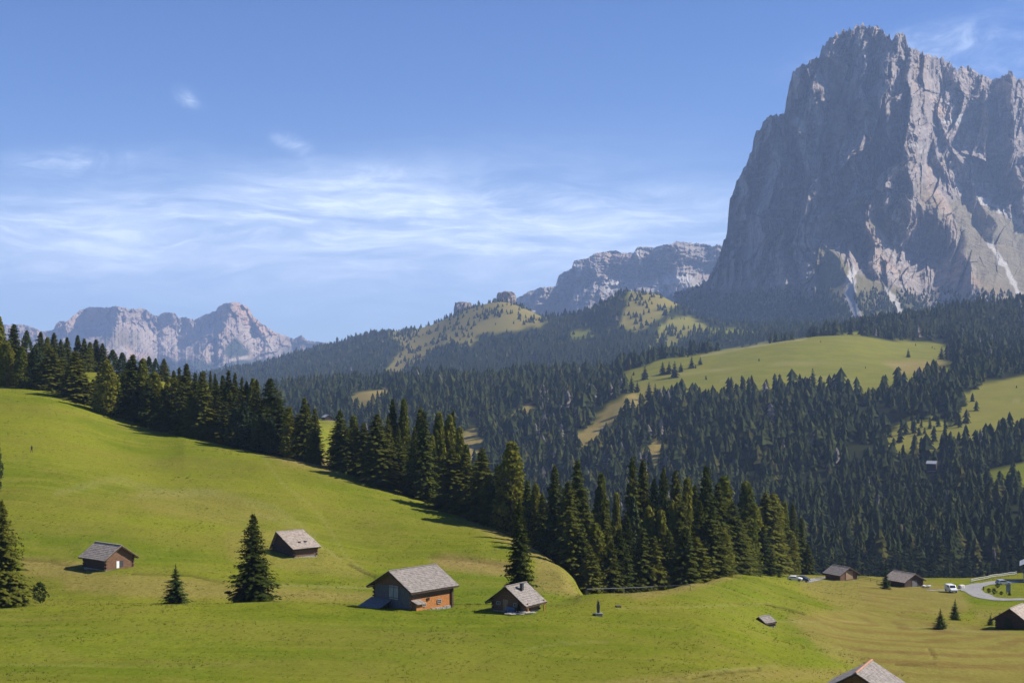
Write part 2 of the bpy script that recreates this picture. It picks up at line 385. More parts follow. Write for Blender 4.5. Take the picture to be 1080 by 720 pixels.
def ground_z(x, y):
    x = np.asarray(x, float); y = np.asarray(y, float)
    px = CX + x / y * F
    j = np.clip(np.searchsorted(PX, px) - 1, 0, len(PX) - 2); i = np.clip(np.searchsorted(YR, y) - 1, 0, len(YR) - 2)
    u = (px - PX[j]) / (PX[j + 1] - PX[j]); v = (y - YR[i]) / (YR[i + 1] - YR[i])
    return ((ZFIN[i, j] * (1 - u) + ZFIN[i, j + 1] * u) * (1 - v) + (ZFIN[i + 1, j] * (1 - u) + ZFIN[i + 1, j + 1] * u) * v)
def crest_Y(px): return float(pchip([q[0] for q in ROWS[5]], [q[1] for q in ROWS[5]], px))
def gpt(px, Y, dz=0.0):
    x = (px - CX) / F * Y
    return Vector((x, Y, float(ground_z(x, Y)) + dz))
def hit(px, py, y0=110, y1=6000):
    """first ground point seen in direction px, py"""
    ys = np.concatenate([np.arange(y0, 600, .5), np.arange(600, y1, 4)]); xs = (px - CX) / F * ys
    gz = ground_z(xs, ys); rz = (HY - py) / F * ys
    k = np.argmax(gz >= rz)
    if gz[k] < rz[k]: return None
    return Vector((float(xs[k]), float(ys[k]), float(gz[k])))

PYF = HY - ZFIN * F / YY
PXG = np.repeat(PX[None, :], len(YR), 0)
fY = YY
WX_ = 5 * fbm(XX / 60, YY / 60, 3, 401); WY_ = 2.5 * fbm(XX / 60, YY / 60, 3, 402)
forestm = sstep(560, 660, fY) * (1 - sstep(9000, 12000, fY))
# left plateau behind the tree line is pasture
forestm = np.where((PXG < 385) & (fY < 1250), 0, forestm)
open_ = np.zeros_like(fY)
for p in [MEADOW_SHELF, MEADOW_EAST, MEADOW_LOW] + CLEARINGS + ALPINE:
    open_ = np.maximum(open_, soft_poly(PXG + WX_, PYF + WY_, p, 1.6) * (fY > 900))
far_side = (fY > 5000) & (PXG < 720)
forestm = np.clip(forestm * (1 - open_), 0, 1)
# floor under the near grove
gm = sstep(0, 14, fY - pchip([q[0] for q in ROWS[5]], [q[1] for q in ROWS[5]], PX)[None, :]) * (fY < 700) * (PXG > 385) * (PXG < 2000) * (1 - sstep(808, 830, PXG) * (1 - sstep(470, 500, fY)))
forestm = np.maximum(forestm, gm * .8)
dry = np.zeros_like(fY)
for p, a in (([(280, 480), (345, 482), (352, 500), (330, 494), (300, 488)], .9), ([(400, 484), (440, 500), (470, 520), (452, 524), (412, 505)], .75),
             ([(480, 545), (552, 562), (600, 606), (612, 630), (562, 622), (566, 592), (548, 580), (500, 555)], .7),
             ([(452, 590), (470, 584), (548, 594), (556, 606), (520, 606), (470, 600)], .95),
             ([(640, 626), (700, 620), (765, 603), (790, 600), (770, 610), (720, 624), (680, 632)], .8),
             ([(20, 586), (88, 592), (110, 604), (80, 612), (26, 606)], .7), ([(60, 604), (160, 606), (300, 620), (410, 626), (380, 634), (160, 630), (70, 622)], .62), ([(236, 560), (300, 556), (380, 600), (388, 612), (300, 600), (240, 590)], .35), ([(120, 520), (220, 515), (300, 545), (250, 556), (160, 540)], .35),
             ([(840, 606), (935, 606), (1010, 620), (1024, 640), (1000, 650), (930, 646), (880, 640), (846, 622)], .55),
             ([(830, 650), (900, 640), (1040, 662), (1120, 672), (1120, 735), (980, 735), (870, 690)], .55),
             ([(600, 722), (700, 712), (820, 704), (900, 706), (900, 716), (740, 722)], .6),
             ([(330, 428), (350, 426), (362, 440), (352, 450), (335, 444)], .35), ([(1028, 644), (1066, 642), (1062, 652), (1030, 654)], .5)):
    dry = np.maximum(dry, a * soft_poly(PXG, PYF, p, 5) * (fY < 1300))
for p in CLEARINGS: dry = np.maximum(dry, 1.0 * soft_poly(PXG + WX_, PYF + WY_, p, 2) * (fY > 900))
for p, a in ((MEADOW_EAST, .35), ([(930, 380), (1000, 380), (995, 392), (950, 396)], .9), ([(672, 404), (694, 406), (700, 432), (676, 432)], .5), (ALPINE[0], .75), (ALPINE[1], .7), (ALPINE[2], .45), (MEADOW_SHELF, .22), ([(425, 365), (455, 355), (448, 376), (424, 398), (400, 404)], .9)):
    dry = np.maximum(dry, a * soft_poly(PXG, PYF, p, 3) * (fY > 900))
track = np.zeros_like(fY)
for pts, wd, a in (([(262, 462), (276, 480), (300, 512), (328, 532), (344, 552), (366, 588), (392, 606)], 1.1, .28), ([(270, 540), (300, 552), (360, 590)], 1.5, .3),
                   ([(150, 520), (230, 520), (290, 536), (330, 566)], 4.5, .22), ([(276, 616), (330, 618), (400, 620)], 1.2, .35), ([(180, 520), (120, 505), (60, 520)], 4, .2),
                   ([(0, 700), (140, 702), (300, 700)], 1.2, .15), ([(556, 684), (590, 678), (640, 676)], 1.2, .22), ([(700, 718), (760, 706), (820, 702)], 1.5, .35),
                   ([(652, 641), (720, 640), (812, 636)], 1.2, .25), ([(740, 375), (812, 362), (850, 357)], 1.0, 1.0), ([(680, 398), (740, 392), (800, 384), (880, 382), (960, 386)], .7, .5), ([(760, 402), (820, 398), (900, 400)], .7, .4), ([(1020, 440), (1060, 425), (1080, 420)], .8, .5), ([(855, 610), (880, 609)], 1.0, .9), ([(630, 454), (648, 440), (672, 422)], 1.2, .9), ([(820, 655), (900, 655), (985, 663), (1080, 668)], .8, .3)):
    track = np.maximum(track, a * (1 - sstep(wd * .5, wd * 1.5, line_dist(PXG, PYF, pts))) * ((fY < 1300) | (fY > 1500)))
ditch = np.zeros_like(fY)
for pts, wd, a in (([(368, 594), (382, 602), (396, 608)], 1.4, .9), ([(24, 589), (50, 591), (90, 600)], 1.6, .6), ([(140, 604), (200, 606), (236, 614)], 1.3, .6), ([(806, 636), (830, 641), (848, 647)], 1.2, .8),
                   ([(775, 636), (800, 637)], 1.0, .4), ([(730, 713), (765, 708), (800, 705)], 1.4, .8), ([(945, 700), (985, 699)], 1.5, .5), ([(980, 684), (986, 694)], 1.5, .5), ([(455, 586), (500, 590), (548, 598)], 3.0, .35)):
    ditch = np.maximum(ditch, a * (1 - sstep(wd * .4, wd * 1.3, line_dist(PXG, PYF, pts))) * (fY < 700))
ZFIN -= ditch * .35 * (fY < 700)
lush = np.zeros_like(fY)
for p, a in (([(400, 600), (560, 612), (620, 634), (560, 650), (460, 648), (480, 620)], .8), ([(700, 622), (800, 608), (850, 640), (900, 680), (840, 690), (760, 650)], .6), ([(20, 560), (120, 560), (240, 590), (120, 600)], .5),
             ([(830, 660), (900, 668), (930, 700), (850, 700)], .7), ([(1000, 626), (1080, 632), (1080, 640), (1010, 636)], .5), ([(0, 650), (400, 650), (600, 660), (600, 712), (0, 716)], .35)):
    lush = np.maximum(lush, a * soft_poly(PXG, PYF, p, 14) * (fY < 700))
# mown rows on the brown field: a smooth coordinate that the material turns into stripes
mown = np.maximum(soft_poly(PXG, PYF, [(832, 652), (900, 640), (1000, 655), (1100, 668), (1100, 735), (990, 735), (900, 690)], 8),
                  soft_poly(PXG, PYF, [(905, 612), (1000, 616), (1026, 640), (1004, 650), (930, 645), (905, 630)], 6)) * (fY < 700)
mc = np.hypot(XX - 62, (YY - 285) * .62) / 4.6 + .55 * noise2(XX / 26, YY / 26, 5)
rock_g = soft_poly(PXG, PYF, [(648, 318), (655, 310), (724, 318), (800, 332), (800, 345), (700, 330)], 4) * 0
verts = np.stack([XX, YY, ZFIN], -1).reshape(-1, 3)
nr, nc = XX.shape
# rows under and behind the camera, kept wide
pre = []
for Y_, z_ in ((-80, 3), (-20, -1), (0, -2.2), (12, -5), (30, -10.5), (46, -15)):
    t = np.clip((Y_ + 0) / 60, 0, 1)
    pre.append(np.stack([(PX - CX) / F * 60 * (1 + (1 - t) * 1.0), np.full(nc, Y_), z_ + (ZFIN[0] + 19) * t], -1))
verts = np.concatenate([np.concatenate(pre), verts]); nrt = nr + len(pre)
ii, jj = np.meshgrid(np.arange(nrt - 1), np.arange(nc - 1), indexing='ij'); a_ = (ii * nc + jj).ravel()
faces = np.stack([a_, a_ + 1, a_ + nc + 1, a_ + nc], -1)
padz = np.zeros(len(pre) * nc)
P_ = lambda a: np.concatenate([padz, a.ravel()])

gm_, t, b = new_mat('alpine_grass')
pos = t.pos()
mow = t.noise(t.mapping(pos, (.018, .32, .1), (0, 0, .05)), 1, 6, .62)
n_big = t.noise(pos, .03, 5, .55); n_mid = t.noise(pos, .16, 5, .6, .5); n_fin = t.noise(pos, 1.1, 6, .68)
n_str = t.noise(t.mapping(pos, (.25, 1.4, .4), (0, 0, .1)), 1, 6, .7)
g = t.mix(t.ramp(n_big, .38, .62), (.112, .140, .010), (.168, .178, .017))
g = t.mix(t.math('MULTIPLY', t.ramp(n_mid, .45, .72), .5), g, (.175, .170, .022))
g = t.mix(t.math('MULTIPLY', t.ramp(mow, .46, .66), .55), g, (.200, .195, .026))
g = t.mix(t.math('MULTIPLY', t.ramp(n_str, .52, .78), .45), g, (.060, .090, .010))
lu = t.math('MULTIPLY', t.attr('lush'), t.ramp(n_mid, .25, .6))
g = t.mix(t.math('MULTIPLY', lu, .75), g, (.085, .142, .010))
dr = t.attr('dry')
dd = t.math('MULTIPLY', dr, t.ramp(t.math('ADD', t.math('MULTIPLY', n_str, .6), t.math('MULTIPLY', n_mid, .4)), .26, .50))
drc = t.mix(t.ramp(n_fin, .35, .65), (.20, .135, .045), (.30, .225, .085))
g = t.mix(dd, g, drc)
# mown rows
mcs = t.math('ADD', t.attr('rowpos'), t.math('ADD', t.math('MULTIPLY', n_mid, 1.0), t.math('MULTIPLY', n_big, 1.6)))
row = t.ramp(t.math('SINE', t.math('MULTIPLY', mcs, 4.2)), -.3, .9)
rowf = t.math('MULTIPLY', t.math('MULTIPLY', row, t.attr('mown')), t.ramp(n_big, .36, .54))
g = t.mix(t.math('MULTIPLY', t.attr('mown'), .30), g, (.25, .20, .06))
g = t.mix(t.math('MULTIPLY', t.math('MULTIPLY', rowf, t.ramp(n_str, .3, .6, .35, 1.0)), .8), g, (.165, .095, .035))
# pale trodden tracks and bare earth in ditches
g = t.mix(t.math('MULTIPLY', t.attr('track'), t.ramp(n_fin, .25, .55)), g, (.30, .26, .12))
g = t.mix(t.math('MULTIPLY', t.attr('ditch'), t.ramp(n_fin, .2, .5)), g, (.07, .045, .02))
# tussocks
tus = t.ramp(t.noise(pos, .55, 4, .75, .3), .60, .72)
g = t.mix(t.math('MULTIPLY', tus, .55), g, (.05, .07, .012))
spk = t.ramp(t.noise(t.mapping(pos, (.9, 2.2, .9)), 1, 3, .8, .2), .56, .70)
g = t.mix(t.math('MULTIPLY', spk, .40), g, (.26, .25, .05))
g = t.mix(t.math('MULTIPLY', t.ramp(t.noise(pos, .075, 6, .68, .4), .50, .66), .38), g, (.19, .17, .035))
pxn = t.ramp(t.noise(t.mapping(pos, (2.2, .7, 1)), 1, 4, .75), .42, .66)
g = t.mix(t.math('MULTIPLY', pxn, .30), g, (.045, .070, .006))
g = t.mix(t.math('MULTIPLY', t.ramp(t.noise(t.mapping(pos, (.012, .05, .02), (0, 0, .2)), 1, 7, .65, .5), .44, .60), .35), g, (.17, .145, .030))
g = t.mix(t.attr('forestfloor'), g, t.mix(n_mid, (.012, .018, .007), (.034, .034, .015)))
t.put(b.inputs['Base Color'], g)
b.inputs['Roughness'].default_value = .95; b.inputs['Specular IOR Level'].default_value = .0
bp = t.new('ShaderNodeBump'); bp.inputs['Strength'].default_value = .55; bp.inputs['Distance'].default_value = .35
t.put(bp.inputs['Height'], t.math('ADD', n_fin, t.math('MULTIPLY', n_str, .8))); t.l.new(bp.outputs[0], b.inputs['Normal'])
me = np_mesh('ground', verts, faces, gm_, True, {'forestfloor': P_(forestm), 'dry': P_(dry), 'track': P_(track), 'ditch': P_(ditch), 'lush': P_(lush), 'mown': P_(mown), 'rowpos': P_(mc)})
tag(link('ground', me), kind='structure')
# ---------------------------------------------------------------- rock massifs
def rock_mat(name, c_lo, c_hi, ochre, grass, treecol, scl=1.0, scree_c=(.46, .43, .39)):
    m, t, b = new_mat(name)
    pos = t.pos()
    v = t.mapping(pos, (.020 * scl, .020 * scl, .0045 * scl))
    s1 = t.noise(v, 1, 9, .62, .8)
    s2 = t.noise(t.mapping(pos, (.09 * scl, .09 * scl, .02 * scl)), 1, 7, .65, .4)
    beds = t.noise(t.mapping(pos, (.0025 * scl, .0025 * scl, .05 * scl)), 1, 6, .6, .6)
    big = t.noise(pos, .0035 * scl, 5, .6, .6)
    c = t.mix(t.ramp(s1, .3, .7), c_lo, c_hi)
    c = t.mix(t.math('MULTIPLY', t.ramp(s2, .45, .70), .65), c, tuple(x * .5 for x in c_lo))
    c = t.mix(t.math('MULTIPLY', t.ramp(beds, .5, .66), .5), c, tuple(x * 1.15 for x in c_hi))
    c = t.mix(t.math('MULTIPLY', t.ramp(t.noise(t.mapping(pos, (.035 * scl, .035 * scl, .004 * scl), (0, 0, 0), (5, 3, 1)), 1, 8, .7, .5), .52, .66), .6), c, tuple(x * .55 for x in c_lo))  # dark upright streaks of the rock, also painting in gully shade
    c = t.mix(t.math('MULTIPLY', t.ramp(big, .50, .66), .7), c, ochre)
    c = t.mix(t.math('MULTIPLY', t.attr('scree'), t.ramp(s2, .15, .5)), c, scree_c)
    gr = t.math('MULTIPLY', t.attr('turf'), t.ramp(t.math('ADD', t.math('MULTIPLY', s2, .5), t.math('MULTIPLY', s1, .5)), .30, .46))
    c = t.mix(gr, c, grass)
    c = t.mix(t.attr('woods'), c, t.mix(t.ramp(s2, .35, .65), treecol, tuple(x * 1.7 for x in treecol)))
    t.put(b.inputs['Base Color'], c)
    b.inputs['Roughness'].default_value = .95; b.inputs['Specular IOR Level'].default_value = .0
    bp = t.new('ShaderNodeBump'); bp.inputs['Strength'].default_value = 1.0; bp.inputs['Distance'].default_value = 16 / scl
    t.put(bp.inputs['Height'], t.math('ADD', s1, t.math('MULTIPLY', s2, .5))); t.l.new(bp.outputs[0], b.inputs['Normal'])
    return m

MTN = []
def massif(name, top, foot, p0, p1, step, rows, depth_fn, mat, attr_fn, jag=1.2, jseed=1, back=1200.0):
    px = np.arange(p0, p1 + step, step)
    tp = np.interp(px, [q[0] for q in top], [q[1] for q in top])
    ft = np.interp(px, [q[0] for q in foot], [q[1] for q in foot])
    tp = tp + jag * (ridged(px / 7.0, px * 0, 4, jseed, .6) - .3) * -1.0
    tp = np.minimum(tp, ft - .5)
    t_ = np.linspace(0, 1, rows) ** .92
    PYm = ft[None] + (tp - ft)[None] * t_[:, None]; PXm = np.repeat(px[None], rows, 0)
    D = depth_fn(PXm, PYm, tp[None])
    X = (PXm - CX) / F * D; Z = (HY - PYm) / F * D
    att = attr_fn(PXm, PYm)
    # the far side: falls away behind the crest line
    Xb, Yb, Zb = [X], [D], [Z]
    for k, (dy, dz) in enumerate(((back * .05, .04), (back * .3, .4), (back, 1.0))):
        zz = Z[-1] - (Z[-1] - Z[0].min()) * dz
        Xb.append((X[-1] * (1 + dy / D[-1]))[None]); Yb.append((D[-1] + dy)[None]); Zb.append(zz[None])
        att = {k2: np.concatenate([v, v[-1:]]) for k2, v in att.items()}
    X = np.concatenate(Xb); D = np.concatenate(Yb); Z = np.concatenate(Zb)
    nr_, nc_ = X.shape
    i_, j_ = np.meshgrid(np.arange(nr_ - 1), np.arange(nc_ - 1), indexing='ij'); q = (i_ * nc_ + j_).ravel()
    f = np.stack([q, q + 1, q + nc_ + 1, q + nc_], -1)
    me = np_mesh(name, np.stack([X, D, Z], -1).reshape(-1, 3), f, mat, False, {k2: v.ravel() for k2, v in att.items()})
    o = link(name, me); tag(o, kind='structure')
    MTN.append(o)
    return X, D, Z

# --- the great rock tower on the right
L_TOP = [(690, 318), (715, 312), (735, 304), (746, 297), (752, 288), (758, 273), (763, 258), (767, 244), (768, 228), (770, 214), (776, 196), (785, 179), (793, 161), (796, 145), (800, 140), (806, 131), (814, 123.5), (827, 124.5), (829, 112), (832, 96), (836, 80), (844, 71.5), (851, 70), (858, 66), (864, 62), (866, 53), (872, 48), (877, 41), (884, 38), (892, 33), (900, 33), (905, 29), (912, 28), (918, 31), (926, 31), (934, 37), (941, 44), (946, 38), (950, 37), (955, 41), (958, 54), (966, 56), (978, 60), (984, 63), (992, 62), (1002, 70), (1010, 77), (1015, 74), (1020, 72), (1027, 78), (1038, 84), (1047, 88), (1053, 86), (1060, 83), (1066, 77), (1070, 85), (1080, 88), (1100, 92), (1130, 90), (1160, 112), (1200, 130), (1240, 170), (1300, 215), (1360, 270), (1420, 330), (1480, 380)]
L_FOOT = [(690, 352), (760, 352), (850, 350), (1000, 345), (1080, 345), (1480, 400)]
L_RIDGES = [  # polyline, protrusion (m), fall-off (m per px)
    ([(951, 36), (943, 70), (944, 105), (950, 140), (960, 190), (975, 216), (1000, 241), (1020, 275), (1034, 302), (1040, 330)], 330, 6.5),
    ([(900, 33), (905, 80), (893, 110), (884, 130), (890, 170), (900, 205), (876, 232), (870, 255), (886, 282), (900, 300), (906, 330)], 260, 7.5),
    ([(846, 72), (838, 110), (828, 150), (812, 200), (798, 250), (786, 290), (776, 330)], 120, 5.5),
    ([(925, 32), (918, 70), (912, 100), (925, 130), (930, 170), (935, 210)], 190, 9),
    ([(1066, 78), (1062, 120), (1064, 160), (1074, 190)], 230, 8),
    ([(1012, 76), (1002, 110), (996, 140), (1014, 170), (1030, 205), (1052, 240)], 240, 8),
    ([(978, 60), (974, 95), (978, 130), (990, 160), (1000, 190)], 210, 9),
    ([(1150, 110), (1160, 180), (1190, 220)], 200, 6),
    ([(847, 230), (852, 262), (856, 300)], 150, 9), ([(826, 240), (823, 270), (830, 300)], 120, 9),
    ([(868, 100), (862, 150), (852, 200), (846, 232)], 170, 9), ([(818, 124), (822, 170), (812, 215)], 150, 9), ([(884, 100), (870, 108)], 200, 9), ([(905, 205), (915, 240), (925, 270)], 130, 8),
    ([(930, 318), (945, 305), (940, 290), (920, 275)], 120, 6),
]
def l_depth(P, Q, tp):
    wx = P + 5 * noise2(P / 30, Q / 30, 61); wy = Q + 8 * noise2(P / 30, Q / 30, 62)
    d = 4950 + np.clip(300 - Q, 0, 400) * 1.5 - np.clip(Q - 262, 0, 100) * 7.0 * (.35 + .65 * sstep(840, 880, P))- np.clip(Q - 295, 0, 100) * 5.0
    d += sstep(955, 1005, P) * np.clip(305 - Q, 0, 105) * 4.2
    pro = np.zeros_like(P)
    for pts, A, s in L_RIDGES:
        pro = np.maximum(pro, A - s * line_dist(wx, wy, pts))
    pro = np.maximum(pro, 0)
    d -= pro
    d += 480 * sstep(860, 760, P) ** 2                       # the left wall turns away from us
    d += 300 * np.exp(-((P - 985) / 26) ** 2 - ((Q - 270) / 45) ** 2)   # bowl under the central wall
    d -= 150 * sstep(235, 275, Q) * sstep(1000, 1060, P)
    calm = 1 - .75 * sstep(285, 310, Q)
    grass = soft_poly(P, Q, [(1000, 205), (1080, 235), (1200, 300), (1200, 345), (1040, 345), (1030, 290), (1005, 240)], 10)
    calm = calm * (1 - .8 * grass) * (1 - .6 * soft_poly(P, Q, [(858, 262), (875, 258), (900, 285), (940, 300), (970, 318), (1000, 345), (840, 350), (860, 300)], 8))
    sk = wx + .22 * wy                                       # the pillars lean a little
    d += calm * (facets(sk / 30, wy / 85, 71, 150, 190) + facets(sk / 13, wy / 34, 72, 75, 90) + facets(wx / 5.6, wy / 13, 73, 28, 32) + facets(P / 2.8, Q / 5.5, 74, 8, 6))
    d -= calm * (60 * (ridged(wx / 26, wy / 110, 2, 71) - .5) + 14 * fbm(wx / 4, wy / 6, 3, 81))
    d += 1.9 * np.clip(P - 956, 0, 105) + 1.5 * np.clip(P - 1085, 0, 300)
    # ledges: gently dipping benches
    d += calm * 14 * fbm(P / 60, (Q + .35 * P) / 9, 3, 88)
    return d
def l_attr(P, Q):
    wP = P + 3 * noise2(P / 8, Q / 8, 90); wQ = Q + 3 * noise2(P / 8, Q / 8, 91)
    scree = np.zeros_like(P)
    for pts, wd, a in (([(899, 288), (897, 300), (896, 315), (903, 330), (908, 348)], 5.0, 1), ([(936, 306), (946, 320), (952, 338)], 3.6, .9), ([(1044, 255), (1056, 275), (1066, 292), (1074, 310)], 3.0, 1),
                       ([(1008, 196), (1030, 208), (1056, 222), (1090, 244), (1140, 275)], 2.8, 1), ([(998, 128), (1012, 126), (1028, 122)], 4.5, 1.0), ([(832, 123), (842, 130), (848, 136)], 5, 1.0),
                       ([(700, 308), (708, 318), (716, 332)], 4, .9), ([(724, 314), (732, 330)], 2, .8), ([(984, 318), (1000, 312)], 2.5, .6), ([(891, 176), (893, 192)], 3, .7), ([(847, 240), (850, 258)], 3, .7), ([(962, 152), (975, 160)], 3, .5)):  # one short stroke on the inner ridge is a sunlit rock patch painted as scree
        scree = np.maximum(scree, a * (1 - sstep(wd * .6, wd * 1.4, line_dist(wP, wQ, pts))))
    turf = np.zeros_like(P)
    for p, a in (([(1000, 210), (1030, 212), (1080, 238), (1250, 330), (1250, 360), (1036, 350), (1032, 300), (1015, 262)], .62), ([(858, 262), (875, 258), (900, 285), (940, 300), (970, 318), (1000, 345), (840, 350), (860, 300)], .95),
                 ([(912, 232), (930, 226), (948, 244), (940, 250), (920, 244)], .8), ([(965, 190), (985, 205), (1005, 240), (990, 240), (970, 215)], .5), ([(735, 300), (850, 305), (850, 360), (690, 360), (700, 320)], .7)):
        turf = np.maximum(turf, a * soft_poly(wP, wQ, p, 6))
    woods = sstep(300, 325, wQ + 6 * noise2(P / 12, Q / 5, 95)) * (.35 + .35 * sstep(-.1, .3, fbm(P / 14, Q / 5, 3, 96)))
    woods = np.where(P > 1000, woods * sstep(325, 345, wQ), woods)
    woods *= 1 - scree
    return {'scree': scree, 'turf': turf * (1 - scree), 'woods': woods}
M_BIG = rock_mat('limestone_tower_rock', (.23, .195, .175), (.40, .345, .305), (.42, .30, .21), (.150, .130, .060), (.035, .046, .020))
massif('mountain', L_TOP, L_FOOT, 690, 1480, .8, 420, l_depth, M_BIG, l_attr, 2.9, 5, 1500)

# --- plateau massif in the middle distance
S_TOP = [(480, 345), (520, 334), (541, 318), (556, 309), (570, 304), (586, 303), (589, 292), (594, 288), (603, 284), (605, 276), (620, 273), (628, 268), (640, 266), (650, 265), (656, 268), (668, 267), (673, 261), (690, 262), (700, 259), (708, 258), (713, 255), (720, 256), (730, 257), (745, 258), (752, 261), (757, 258), (770, 262), (820, 265), (900, 290)]
S_FOOT = [(480, 352), (900, 352)]
def s_depth(P, Q, tp):
    h = Q - tp
    wx = P + 2.5 * noise2(P / 14, Q / 10, 161)
    d = 9600 - np.clip(h - 30, 0, 100) * 28.0 - np.clip(h, 0, 30) * 5
    d += facets(wx / 14, Q / 30, 171, 160, 170) + facets(wx / 5.5, Q / 12, 172, 70, 70) + facets(wx / 2.6, Q / 5, 173, 26, 24) - 40 * fbm(P / 4, Q / 3, 3, 178)
    d -= 110 * np.sin(h / 5.2 + fbm(P / 30, Q / 9, 3, 179) * 2)
    d -= 420 * np.maximum(0, 1 - line_dist(P, Q, [(630, 285), (622, 315), (630, 345)]) / 22) + 500 * np.maximum(0, 1 - line_dist(P, Q, [(575, 303), (560, 330)]) / 16)
    d -= 420 * np.maximum(0, 1 - line_dist(P, Q, [(715, 258), (722, 290), (735, 330)]) / 26)
    return d
def s_attr(P, Q):
    scree = np.zeros_like(P)
    for p, a in (([(586, 303), (604, 300), (592, 320), (575, 326), (590, 308)], 1), ([(636, 295), (660, 292), (668, 300), (640, 308)], .9), ([(686, 300), (700, 290), (722, 288), (732, 294), (720, 306), (700, 310)], 1)):
        scree = np.maximum(scree, a * soft_poly(P, Q, p, 3))
    for pts in ([(606, 276), (612, 284)], [(664, 300), (676, 292)], [(673, 264), (678, 285)]):
        scree = np.maximum(scree, 1 - sstep(1, 3, line_dist(P, Q, pts)))
    z = np.zeros_like(P)
    return {'scree': scree, 'turf': z, 'woods': z}
M_MID = rock_mat('plateau_limestone', (.24, .215, .19), (.36, .32, .28), (.38, .28, .20), (.13, .12, .05), (.03, .04, .02), .5)
massif('plateau_mountain', S_TOP, S_FOOT, 480, 900, .7, 150, s_depth, M_MID, s_attr, .8, 15, 2500)

# --- far ridge on the left
C_TOP = [(-200, 350), (-100, 345), (0, 342), (12, 344), (22, 342.5), (34, 345.5), (44, 350), (54, 349), (57, 348), (59, 342), (64, 339), (70, 340), (76, 335), (84, 328), (95, 324.5), (110, 325), (122, 323.5), (135, 326), (150, 326), (156, 328), (161, 333), (167, 334), (172, 330), (184, 330.5), (188, 336), (196, 335), (205, 338), (215, 333), (228, 328), (229, 325), (236, 321), (247, 319), (255, 321), (262, 325), (266, 333), (274, 340), (288, 350), (302, 355), (310, 358), (318, 354), (324, 360), (345, 362), (400, 372), (520, 380)]
C_FOOT = [(-200, 430), (520, 425)]
def c_depth(P, Q, tp):
    h = Q - tp
    wx = P + 2.0 * noise2(P / 14, Q / 10, 261)
    sl = 1 - .65 * sstep(14, 30, h)
    d = 12500 - np.clip(h, 0, 16) * 7 - np.clip(h - 16, 0, 200) * 34.0
    d += sl * (facets((wx + Q * .5) / 20, Q / 26, 271, 130, 200) + facets((wx - Q * .4) / 8, Q / 11, 272, 80, 100) + facets(wx / 3.2, Q / 6, 273, 34, 40))
    d += (1 - sl) * 160 * fbm((wx + .8 * Q) / 16, (Q - .2 * P) / 40, 3, 279) + 30 * fbm(P / 6, Q / 4, 3, 277)
    d -= 900 * np.maximum(0, 1 - line_dist(P, Q, [(244, 320), (238, 345), (215, 368), (205, 385)]) / 30)
    d -= 800 * np.maximum(0, 1 - line_dist(P, Q, [(125, 325), (122, 345), (110, 372)]) / 34) * 1.0
    d += 500 * np.maximum(0, 1 - line_dist(P, Q, [(92, 330), (104, 342)]) / 22)
    d -= 500 * np.maximum(0, 1 - line_dist(P, Q, [(268, 338), (285, 365), (300, 390)]) / 22)
    return d
def c_attr(P, Q):
    wQ = Q + 5 * fbm(P / 18, Q / 9, 4, 291)
    scree = np.zeros_like(P)
    for p, a in (([(140, 340), (170, 352), (200, 350), (226, 345), (205, 370), (170, 376), (140, 362)], .5), ([(250, 345), (270, 345), (290, 358), (288, 374), (262, 362)], .8), ([(214, 370), (230, 372), (222, 378)], .8), ([(285, 362), (300, 366), (296, 376), (280, 374)], .6)):
        scree = np.maximum(scree, a * soft_poly(P, Q, p, 5))
    for pts in ([(226, 388), (240, 381), (260, 376)], [(122, 360), (135, 372)], [(158, 350), (176, 366)]):
        scree = np.maximum(scree, .9 * (1 - sstep(.8, 2.4, line_dist(P, Q, pts))))
    woods = np.maximum(sstep(376, 383, wQ), soft_poly(P, wQ, [(236, 368), (248, 356), (264, 366), (262, 374), (240, 376)], 3))
    woods = np.maximum(woods, soft_poly(P, wQ, [(282, 372), (296, 362), (330, 368), (345, 372), (320, 382), (290, 382)], 3) * .7) * (1 - scree)
    turf = np.maximum(soft_poly(P, Q, [(104, 355), (130, 348), (146, 352), (150, 364), (110, 368)], 5) * .6, soft_poly(P, Q, [(300, 356), (350, 362), (345, 372), (310, 368)], 4) * .9)
    return {'scree': scree, 'turf': turf, 'woods': woods}
M_FAR = rock_mat('distant_dolomite_rock', (.28, .215, .175), (.42, .33, .265), (.48, .30, .19), (.16, .13, .07), (.030, .038, .020), .35, (.44, .36, .29))
massif('distant_mountain_ridge', C_TOP, C_FOOT, -200, 520, .8, 130, c_depth, M_FAR, c_attr, .7, 25, 2500)

# --- two rock outcrops on the alpine hill
def outcrop(px, py, Y, wpx, hpx, flat, seed):
    c = at(px, py, Y); s = Y / F
    bm = bmesh.new(); bmesh.ops.create_icosphere(bm, subdivisions=5, radius=1)
    co = np.array([v.co[:] for v in bm.verts])
    n = fbm(co[:, 0] * 3 + seed, co[:, 2] * 1.5 + co[:, 1] * 3, 4, seed)
    top = np.where(co[:, 2] > flat, flat + (co[:, 2] - flat) * .15, co[:, 2])
    sc = 1 + .22 * n
    V = np.stack([co[:, 0] * sc * wpx / 2 * s, co[:, 1] * sc * wpx / 2 * s, (top / max(flat, .3)) * hpx * s * (1 + .1 * n)], -1)
    for v, q in zip(bm.verts, V): v.co = q
    me = bpy.data.meshes.new('rock_outcrop'); bm.to_mesh(me); bm.free()
    for an in ('scree', 'turf', 'woods'): me.attributes.new(an, 'FLOAT', 'POINT')
    me.materials.append(M_BIG)
    return link('rock_outcrop', me, loc=c)
tag(outcrop(488, 330, 5000, 18, 10, .55, 3), 'low flat-topped grey rock outcrop on the skyline of the alpine hill', 'rock outcrop', kind='structure')
